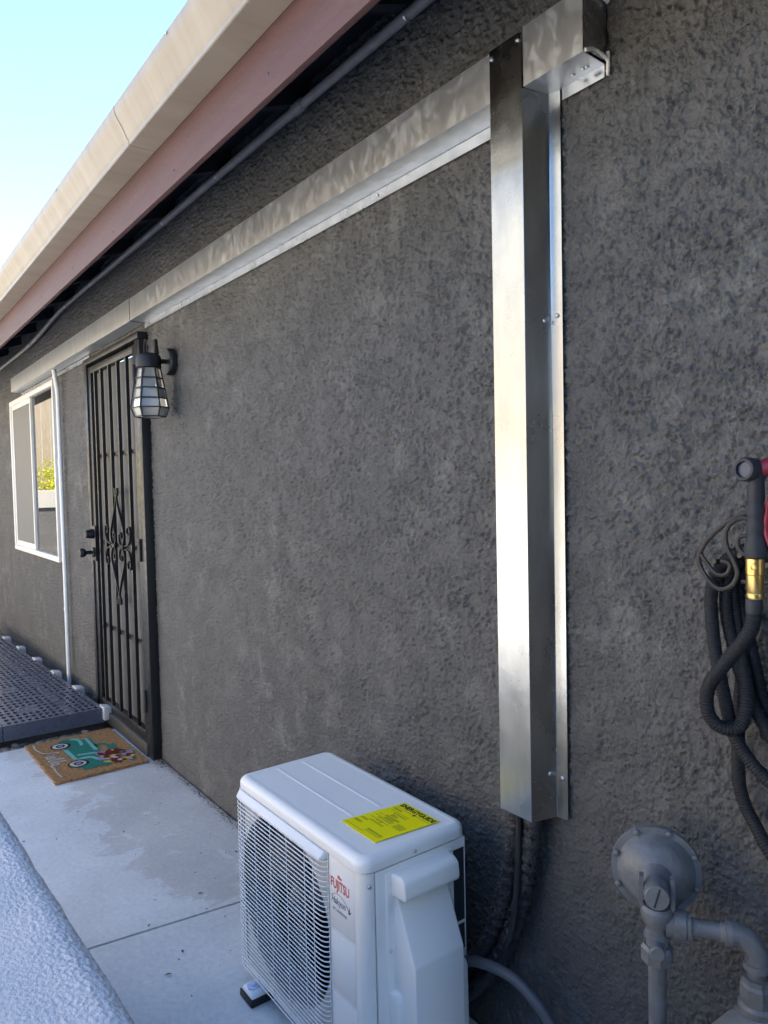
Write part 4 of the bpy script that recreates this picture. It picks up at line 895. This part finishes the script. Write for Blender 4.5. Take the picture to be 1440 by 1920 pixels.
for poly, m in (([(-4.065,-.208),(-4.079,-.173),(-4.017,-.124),(-3.98,-.150),(-3.985,-.190),(-4.008,-.224)],'p_red'), ([(-4.085,-.262),(-4.062,-.208),(-4.019,-.236),(-4.031,-.268)],'p_lav'), ([(-3.986,-.160),(-3.998,-.095),(-3.94,-.100),(-3.935,-.154)],'p_lav'),
                ([(-3.988,-.210),(-3.970,-.163),(-3.928,-.180),(-3.940,-.214)],'p_yellow'), ([(-3.908,-.168),(-3.898,-.118),(-3.852,-.132),(-3.872,-.168)],'p_yellow'), ([(-3.93,-.222),(-3.905,-.172),(-3.845,-.194),(-3.860,-.222)],'p_red'),
                ([(-3.918,-.260),(-3.908,-.220),(-3.872,-.236),(-3.886,-.263)],'p_yellow'), ([(-3.998,-.272),(-3.961,-.238),(-3.930,-.250),(-3.940,-.278)],'p_lav'), ([(-3.909,-.267),(-3.869,-.233),(-3.848,-.268),(-3.867,-.296)],'p_green'),
                ([(-4.02,-.240),(-4.0,-.215),(-3.95,-.225),(-3.96,-.25)],'p_red'), ([(-3.955,-.13),(-3.93,-.10),(-3.90,-.12),(-3.92,-.15)],'p_red')):
    printed(poly, m, Z+.0009+random.uniform(0,.0004), 'print_flower')
for q_ in range(26):
    fx_, fy_ = random.uniform(-4.06,-3.86), random.uniform(-.26,-.11)
    if fy_ > -.11-(fx_+4.08)*.15-.02 and fx_ < -4.0: fy_ -= .05
    printed(ell(fx_, fy_, random.uniform(.008,.018), random.uniform(.007,.014), 9), random.choice(['p_red','p_yellow','p_lav','p_red','p_green','p_white']), Z+.0016+random.uniform(0,.0008), 'print_flower')
def stroke(pts, wd=.008):
    P = [(p[0],p[1],Z+.0006) for p in smooth_path([(a,b,0) for a,b in pts], 6)]
    build(MB().bar(P, .0006, wd, (0,0,1)), 'print_script', 'p_white', dm, False)
stroke([(-4.415,-.505),(-4.345,-.508),(-4.282,-.500),(-4.235,-.482),(-4.215,-.440),(-4.200,-.418),(-4.190,-.440),(-4.205,-.488),(-4.192,-.450),(-4.172,-.452),(-4.170,-.486),(-4.150,-.482),(-4.135,-.456),(-4.146,-.448),(-4.152,-.478),(-4.130,-.486),(-4.105,-.430),(-4.098,-.414),(-4.092,-.430),(-4.104,-.484),(-4.085,-.482),(-4.064,-.430),(-4.057,-.414),(-4.052,-.432),(-4.064,-.484),(-4.046,-.480),(-4.034,-.456),(-4.018,-.462),(-4.022,-.486),(-4.040,-.480),(-4.020,-.494),(-3.985,-.490),(-3.925,-.492),(-3.836,-.486)], .0065)

# ================================================================== PLASTIC DECK
deck = thing('plastic_deck', (-6.2, -.6, 0), 'black perforated plastic deck of interlocking tiles beside the house wall', 'deck')
TS = .55
def deck_tile():
    """one tile, local u (along the house, away from camera) and v (away from the wall), top at 0"""
    mb = MB(); solid = set()
    us = [0, .012]; 
    def lattice(n, first, pitch, hole):
        a = [0.]
        for i in range(n): a += [first+i*pitch, first+i*pitch+hole]
        return a+[TS]
    U = lattice(8, .024, .0665, .040); V = lattice(14, .024, .0366, .021)
    hole = np.zeros((len(U)-1, len(V)-1), bool)
    for i in range(8):
        for j in range(14): hole[2*i+1, 2*j+1] = True
    # plain band with slotted emblems near the wall-side rim and in the tile centre
    for i in range(8):
        hole[2*i+1, 2*4+1] = False
        if i in (3, 4):
            for j in (8, 9, 10): hole[2*i+1, 2*j+1] = False
    hole[:, :] = hole
    idx = {}
    def vid(i, j, z):
        if (i,j,z) not in idx: idx[(i,j,z)] = len(mb.v); mb.v.append((U[i], V[j], z))
        return idx[(i,j,z)]
    zb = -.010
    for i in range(len(U)-1):
        for j in range(len(V)-1):
            if not hole[i,j]: mb.f.append((vid(i,j,0), vid(i+1,j,0), vid(i+1,j+1,0), vid(i,j+1,0)))
            else:
                c = [(i,j),(i+1,j),(i+1,j+1),(i,j+1)]
                for q in range(4): a, b = c[q], c[(q+1)%4]; mb.f.append((vid(*a,0), vid(*b,0), vid(*b,zb), vid(*a,zb)))
    for (x0,y0,x1,y1) in ((0,0,TS,0),(TS,0,TS,TS),(TS,TS,0,TS),(0,TS,0,0)): mb.add([(x0,y0,0),(x1,y1,0),(x1,y1,-.088),(x0,y0,-.088)], [(0,1,2,3)])
    # emblems: small raised slots and arcs (dark ridges)
    for (cu, cv) in ((.275,.171),(.09,.171),(.46,.171),(.275,.372)):
        for q in range(4): mb.box((cu-.030, cv-.024+q*.014, .0004), (cu+.030, cv-.018+q*.014, .0016))
        for s_ in (-1,1): mb.tube([(cu+.022*math.cos(a)+s_*.030, cv+s_*.0+.026*math.sin(a)*1.2, .0006) for a in np.linspace(-1.1,1.1,6)], .0018, 5)
    return mb
ang = -2.05; dq = Matrix(((-1,-.03,0),(-.036,-1,0),(0,0,1)))
t0 = None; tz = .1
for i in range(7):
    for j in range(2):
        if t0 is None:
            mb = deck_tile(); mb.v = [tuple(dq @ Vector(p)) for p in mb.v]
            t0 = build(mb, 'deck_tile', 'deck_plastic', deck, False); o = t0
        else: o = t0.copy(); COL.objects.link(o)
        p = dq @ Vector((i*(TS+.004), j*(TS+.004), 0)); o.location = (-4.585+p.x, -.072+p.y, tz)
tb0 = None
for i in range(6):
    x = -4.63-.55*i+(.03 if i == 0 else 0); y = -.070-.036*(-4.585-x)*1.0
    if tb0 is None:
        m_ = MB().hull([(-.050,-.010,-.07),(.050,-.010,-.07),(.044,.050,-.07),(-.044,.050,-.07),(-.050,-.010,.010),(.050,-.010,.010),(.042,.048,.002),(-.042,.048,.002)],
                       [(0,3,2,1),(4,5,6,7),(0,1,5,4),(1,2,6,5),(2,3,7,6),(3,0,4,7)], .004)
        tb0 = build(m_, 'connector_tab', 'tab_grey', deck); o = tb0
    else: o = tb0.copy(); COL.objects.link(o)
    o.location = (x, y, tz)
# ================================================================== RIVER STONES between slab and deck
k = 0
for i in range(64):
    y = -.10-i*.0105+random.uniform(-.004,.004); row = i % 3; x = -4.497-row*.042+random.uniform(-.008,.008)
    a, b, c = random.uniform(.020,.036), random.uniform(.018,.030), random.uniform(.012,.020)
    bm = bmesh.new(); bmesh.ops.create_icosphere(bm, subdivisions=2, radius=1)
    ph = random.uniform(0, 6)
    for v in bm.verts: n = 1+.12*math.sin(v.co.x*3+ph)+.1*math.sin(v.co.y*4+ph*2); v.co = Vector((v.co.x*a*n, v.co.y*b*n, v.co.z*c*n))
    bmesh.ops.rotate(bm, verts=bm.verts, cent=(0,0,0), matrix=Matrix.Rotation(random.uniform(0,3), 3, 'Z'))
    me = bpy.data.meshes.new('river_stone'); bm.to_mesh(me); bm.free()
    o = link_mesh('river_stone', me, random.choice(['pebble','pebble_warm','pebble_dark']), None, True, 180); o.location = (x, y, -.050+c*.75+random.uniform(0,.012))
    tag(o, 'smooth river stone in the gap between walkway slab and plastic deck', 'stone', 'river stones beside the deck')

# ================================================================== LOW STUCCO WALL in the left foreground
lw = thing('low_wall', (-2, -1.2, 0), 'low pale stucco garden wall with rounded top in the left foreground', 'wall')
prf = []
for t in np.linspace(0, 1, 60): prf.append((.0, .0+.545*t))
for a in np.linspace(0, PI/2, 36)[1:]: prf.append((-.055+.055*math.cos(a), .545+.055*math.sin(a)))
for t in np.linspace(0, 1, 150)[1:]: prf.append((-.055-.33*t, .600))
for a in np.linspace(PI/2, PI, 12)[1:]: prf.append((-.385+.04*math.cos(a), .56+.04*math.sin(a)))
for t in np.linspace(0, 1, 20)[1:]: prf.append((-.425, .56*(1-t)))
prf = np.array(prf); sl = np.r_[0, np.cumsum(np.linalg.norm(np.diff(prf, axis=0), axis=1))]
tg = np.gradient(prf, axis=0); tg /= np.linalg.norm(tg, axis=1)[:, None]; nm = np.stack([tg[:,1], -tg[:,0]], 1)
lx = np.linspace(-.45, -2.35, 640)
st_ = .003; nx_ = int(4.2/st_); nz2 = int((sl[-1]+.1)/st_)
fa = band_noise(nx_, nz2, st_, .0075, .020, RNG); fb_ = band_noise(nx_, nz2, st_, .005, .014, RNG); fc = band_noise(nx_, nz2, st_, .12, .5, RNG)
edge_ = np.exp(-((np.arange(nz2)[:,None]*st_-.60)/.05)**2)
FL = (.0010+.0024*edge_)*sstep(-.7, .2, fa)+.0006*fb_+.0008*fc
GX, GS = np.meshgrid(lx, sl); HL = sample(FL, -4.6, 0, st_, GX, GS)
yo = -.966 - (-1.6-GX)*.0386
PW = np.stack([GX, yo+prf[:,0][:,None]+nm[:,0][:,None]*HL, prf[:,1][:,None]+nm[:,1][:,None]*HL], -1)
grid_mesh('stucco_face', PW, np.ones((len(sl)-1, len(lx)-1), bool), 'pale_stucco', lw)
def endcap(x):
    y0 = -.966-(-1.6-x)*.0386; return MB().add([(x, y0+p[0], p[1]) for p in prf[::4]], [tuple(range(len(prf[::4])))])
ec = endcap(-.452); e2_ = endcap(-2.348); ec.add(e2_.v, e2_.f); build(ec, 'wall_end', 'pale_stucco', lw, False)

# ================================================================== LITTER
lt = MB()
def flake(x, y, z, s):
    a = random.uniform(0, 6.3); d = Vector((math.cos(a), math.sin(a), 0)); n = Vector((-d.y, d.x, 0)); c = Vector((x, y, z))
    lt.add([c-d*s, c+n*s*.4+Vector((0,0,s*.25)), c+d*s, c-n*s*.4+Vector((0,0,s*.12))], [(0,1,2),(0,2,3)])
for i in range(110): flake(random.uniform(-4.2,-1.9), random.uniform(-.95,-.05), .002, random.uniform(.002,.0065) if i > 14 else random.uniform(.007,.012))
for i in range(1500):
    x = random.uniform(-3.78,-1.95); flake(x, -.006-abs(random.gauss(0,.016)), random.uniform(.001,.010), random.uniform(.0015,.006))
for i in range(160): flake(random.gauss(-3.74,.05), -.01-abs(random.gauss(0,.03)), random.uniform(.001,.012), random.uniform(.002,.007))
tag(build(lt, 'leaf_litter', 'leaf_dry', None, False), 'dry leaf crumbs and dirt scattered on the walkway along the wall', 'litter', kind='stuff')

# ================================================================== ACROSS THE DRIVEWAY AND AT ITS END (mirrored in the window and the metal)
rw = thing('retaining_wall', (-4, -4.7, 0), 'long white stucco retaining wall across the driveway', 'wall')
build(MB().box((-20, -4.82, -.05), (.2, -4.62, 1.40), .01), 'stucco_face', 'white_stucco', rw, False)
def fence(root, base, n, dirv, h):
    b0 = None
    for i in range(n):
        if b0 is None:
            a = Vector(dirv)*.073; c = Vector((-dirv[1], dirv[0], 0))*.01
            b0 = build(MB().hull([-a-c, a-c, a+c, -a+c]+[p+Vector((0,0,h)) for p in (-a-c, a-c, a+c, -a+c)], [(0,3,2,1),(4,5,6,7),(0,1,5,4),(1,2,6,5),(2,3,7,6),(3,0,4,7)], .003), 'board', 'fence_wood', root, False); o = b0
        else: o = b0.copy(); COL.objects.link(o)
        o.location = Vector(base)+Vector(dirv)*(i*.152)+Vector((0,0,random.uniform(-.015,.015)))
fn = thing('board_fence', (-4, -6.2, 1.36), 'pale wooden board fence on the slope above the long retaining wall', 'fence')
fence(fn, (-17, -6.2, 1.34), 112, (1,0,0), 1.75)
build(MB().box((-17.1,-6.27,1.75), (.1,-6.212,1.84)), 'rail', 'fence_wood', fn, False)
build(MB().box((-17.1,-6.27,2.75), (.1,-6.212,2.84)), 'rail', 'fence_wood', fn, False)
ew = thing('end_wall', (-13, -3, 0), 'white topped garden wall at the far end of the side yard, mirrored in the window', 'wall')
build(MB().box((-13.2, -4.6, -.05), (-13.0, .6, 1.13), .01), 'dark_base', 'stucco', ew, False)
build(MB().box((-13.25, -4.6, 1.132), (-12.96, .6, 1.42), .01), 'white_cap', 'white_stucco', ew, False)
fe = thing('end_fence', (-14, -3, 1.3), 'tall tan wooden fence behind the lime shrubs, mirrored in the window', 'fence')
fence(fe, (-14.3, -4.6, 1.2), 40, (0,1,0), 2.3)
def shrub(x, y, z0, rx_, ry_, rz_, label):
    sb = thing('lime_shrub', (x, y, z0), label, 'shrub', 'lime green shrubs on the end wall')
    n = 2400; U = RNG.standard_normal((n,3)); U /= np.linalg.norm(U, axis=1)[:,None]; rr = RNG.random(n)**.45
    Pt = U*rr[:,None]*np.array([rx_, ry_, rz_])*(.85+.3*RNG.random((n,1))); Pt[:,2] = abs(Pt[:,2]+rz_*.5)
    mb = MB()
    for p in Pt:
        d = Vector(RNG.standard_normal(3)).normalized(); e = d.orthogonal().normalized(); s_ = .016+.016*RNG.random(); c = Vector((x+p[0], y+p[1], z0+p[2]))
        mb.add([c-d*s_, c+e*s_*.55, c+d*s_, c-e*s_*.55], [(0,1,2,3)])
    build(mb, 'crown', 'leaf_lime', sb, False)
    tk = MB()
    for q in range(4): a = q*1.6; tk.tube([(x,y,z0-.04), (x+.06*math.cos(a),y+.05*math.sin(a),z0+rz_*.35), (x+.15*math.cos(a),y+.1*math.sin(a),z0+rz_*.8)], .008, 6, True, False, [1.3,1,.5])
    build(tk, 'stem', 'wood_stem', sb)
tag(build(MB().box((-20, -4.61, -.05), (-13.26, .6, 1.30)), 'planting_bed', 'soil', None, False), kind='structure')
for i in range(6): shrub(-13.62+random.uniform(-.08,.08), -3.9+i*.72+random.uniform(-.1,.1), 1.30, .28, random.uniform(.38,.48), random.uniform(.46,.60), 'lime green leafy shrub behind the white topped end wall')
mat('blocker_leaf', (.045, .075, .025), .6, var=(9, .4))
mat('cream_stucco', (.30, .29, .265), .85, spec=.3, var=(2, .08), bump=(60, .002))
hg = thing('blocker_hedge', (0, -5.2, 0), 'added unseen wall of dark green leaves that blocks light from the right', 'blocker_hedge')  # added out of view to keep low light from the right off the wall
hb_ = MB()
def leaves(n, lo, hi):
    for p in RNG.random((n,3))*(np.array(hi)-np.array(lo))+np.array(lo):
        d = Vector(RNG.standard_normal(3)).normalized(); e = d.orthogonal().normalized(); s_ = .05+.05*RNG.random(); c = Vector(p)
        hb_.add([c-d*s_, c+e*s_*.6, c+d*s_, c-e*s_*.6], [(0,1,2,3)])
leaves(4500, (.5,-5.15,1.3), (3.0,-4.95,2.9)); leaves(1500, (.5,-6,2.7), (3.0,-5,3.0)); leaves(2600, (1.95,-5,0), (2.15,-.8,2.5)); leaves(900, (2,-5,2.3), (3,-.8,2.6))
build(hb_, 'crown', 'blocker_leaf', hg, False)
build(MB().box((.6,-6.0,-.05), (3.0,-5.12,2.8)), 'blocker_core', 'blocker_leaf', hg, False)
build(MB().box((2.1,-5.11,-.05), (3.0,-.85,2.4)), 'blocker_core', 'blocker_leaf', hg, False)
nh = thing('neighbour_house', (-13, -9, 1.3), 'tall cream stucco neighbouring house in full sun behind the board fence', 'house')
build(MB().box((-24, -13, 1.3), (-3.4, -7.6, 6.4)), 'wall', 'cream_stucco', nh, False)
build(MB().hull([(-24.4,-13.4,6.4),(-3.0,-13.4,6.4),(-3.0,-7.2,6.4),(-24.4,-7.2,6.4),(-22,-10.5,7.6),(-5.4,-10.5,7.6),(-5.4,-10.1,7.6),(-22,-10.1,7.6)], [(0,3,2,1),(4,5,6,7),(0,1,5,4),(1,2,6,5),(2,3,7,6),(3,0,4,7)]), 'roof', 'shingle', nh, False)
for wx in (-21, -16.5, -12):
    wd = build(MB().box((wx-.65,-7.62,3.9), (wx+.65,-7.55,5.1), .01), 'window', 'white_vinyl', nh)
    build(MB().box((wx-.58,-7.55,3.97), (wx+.58,-7.54,5.03)), 'pane', 'window_glass', wd, False)
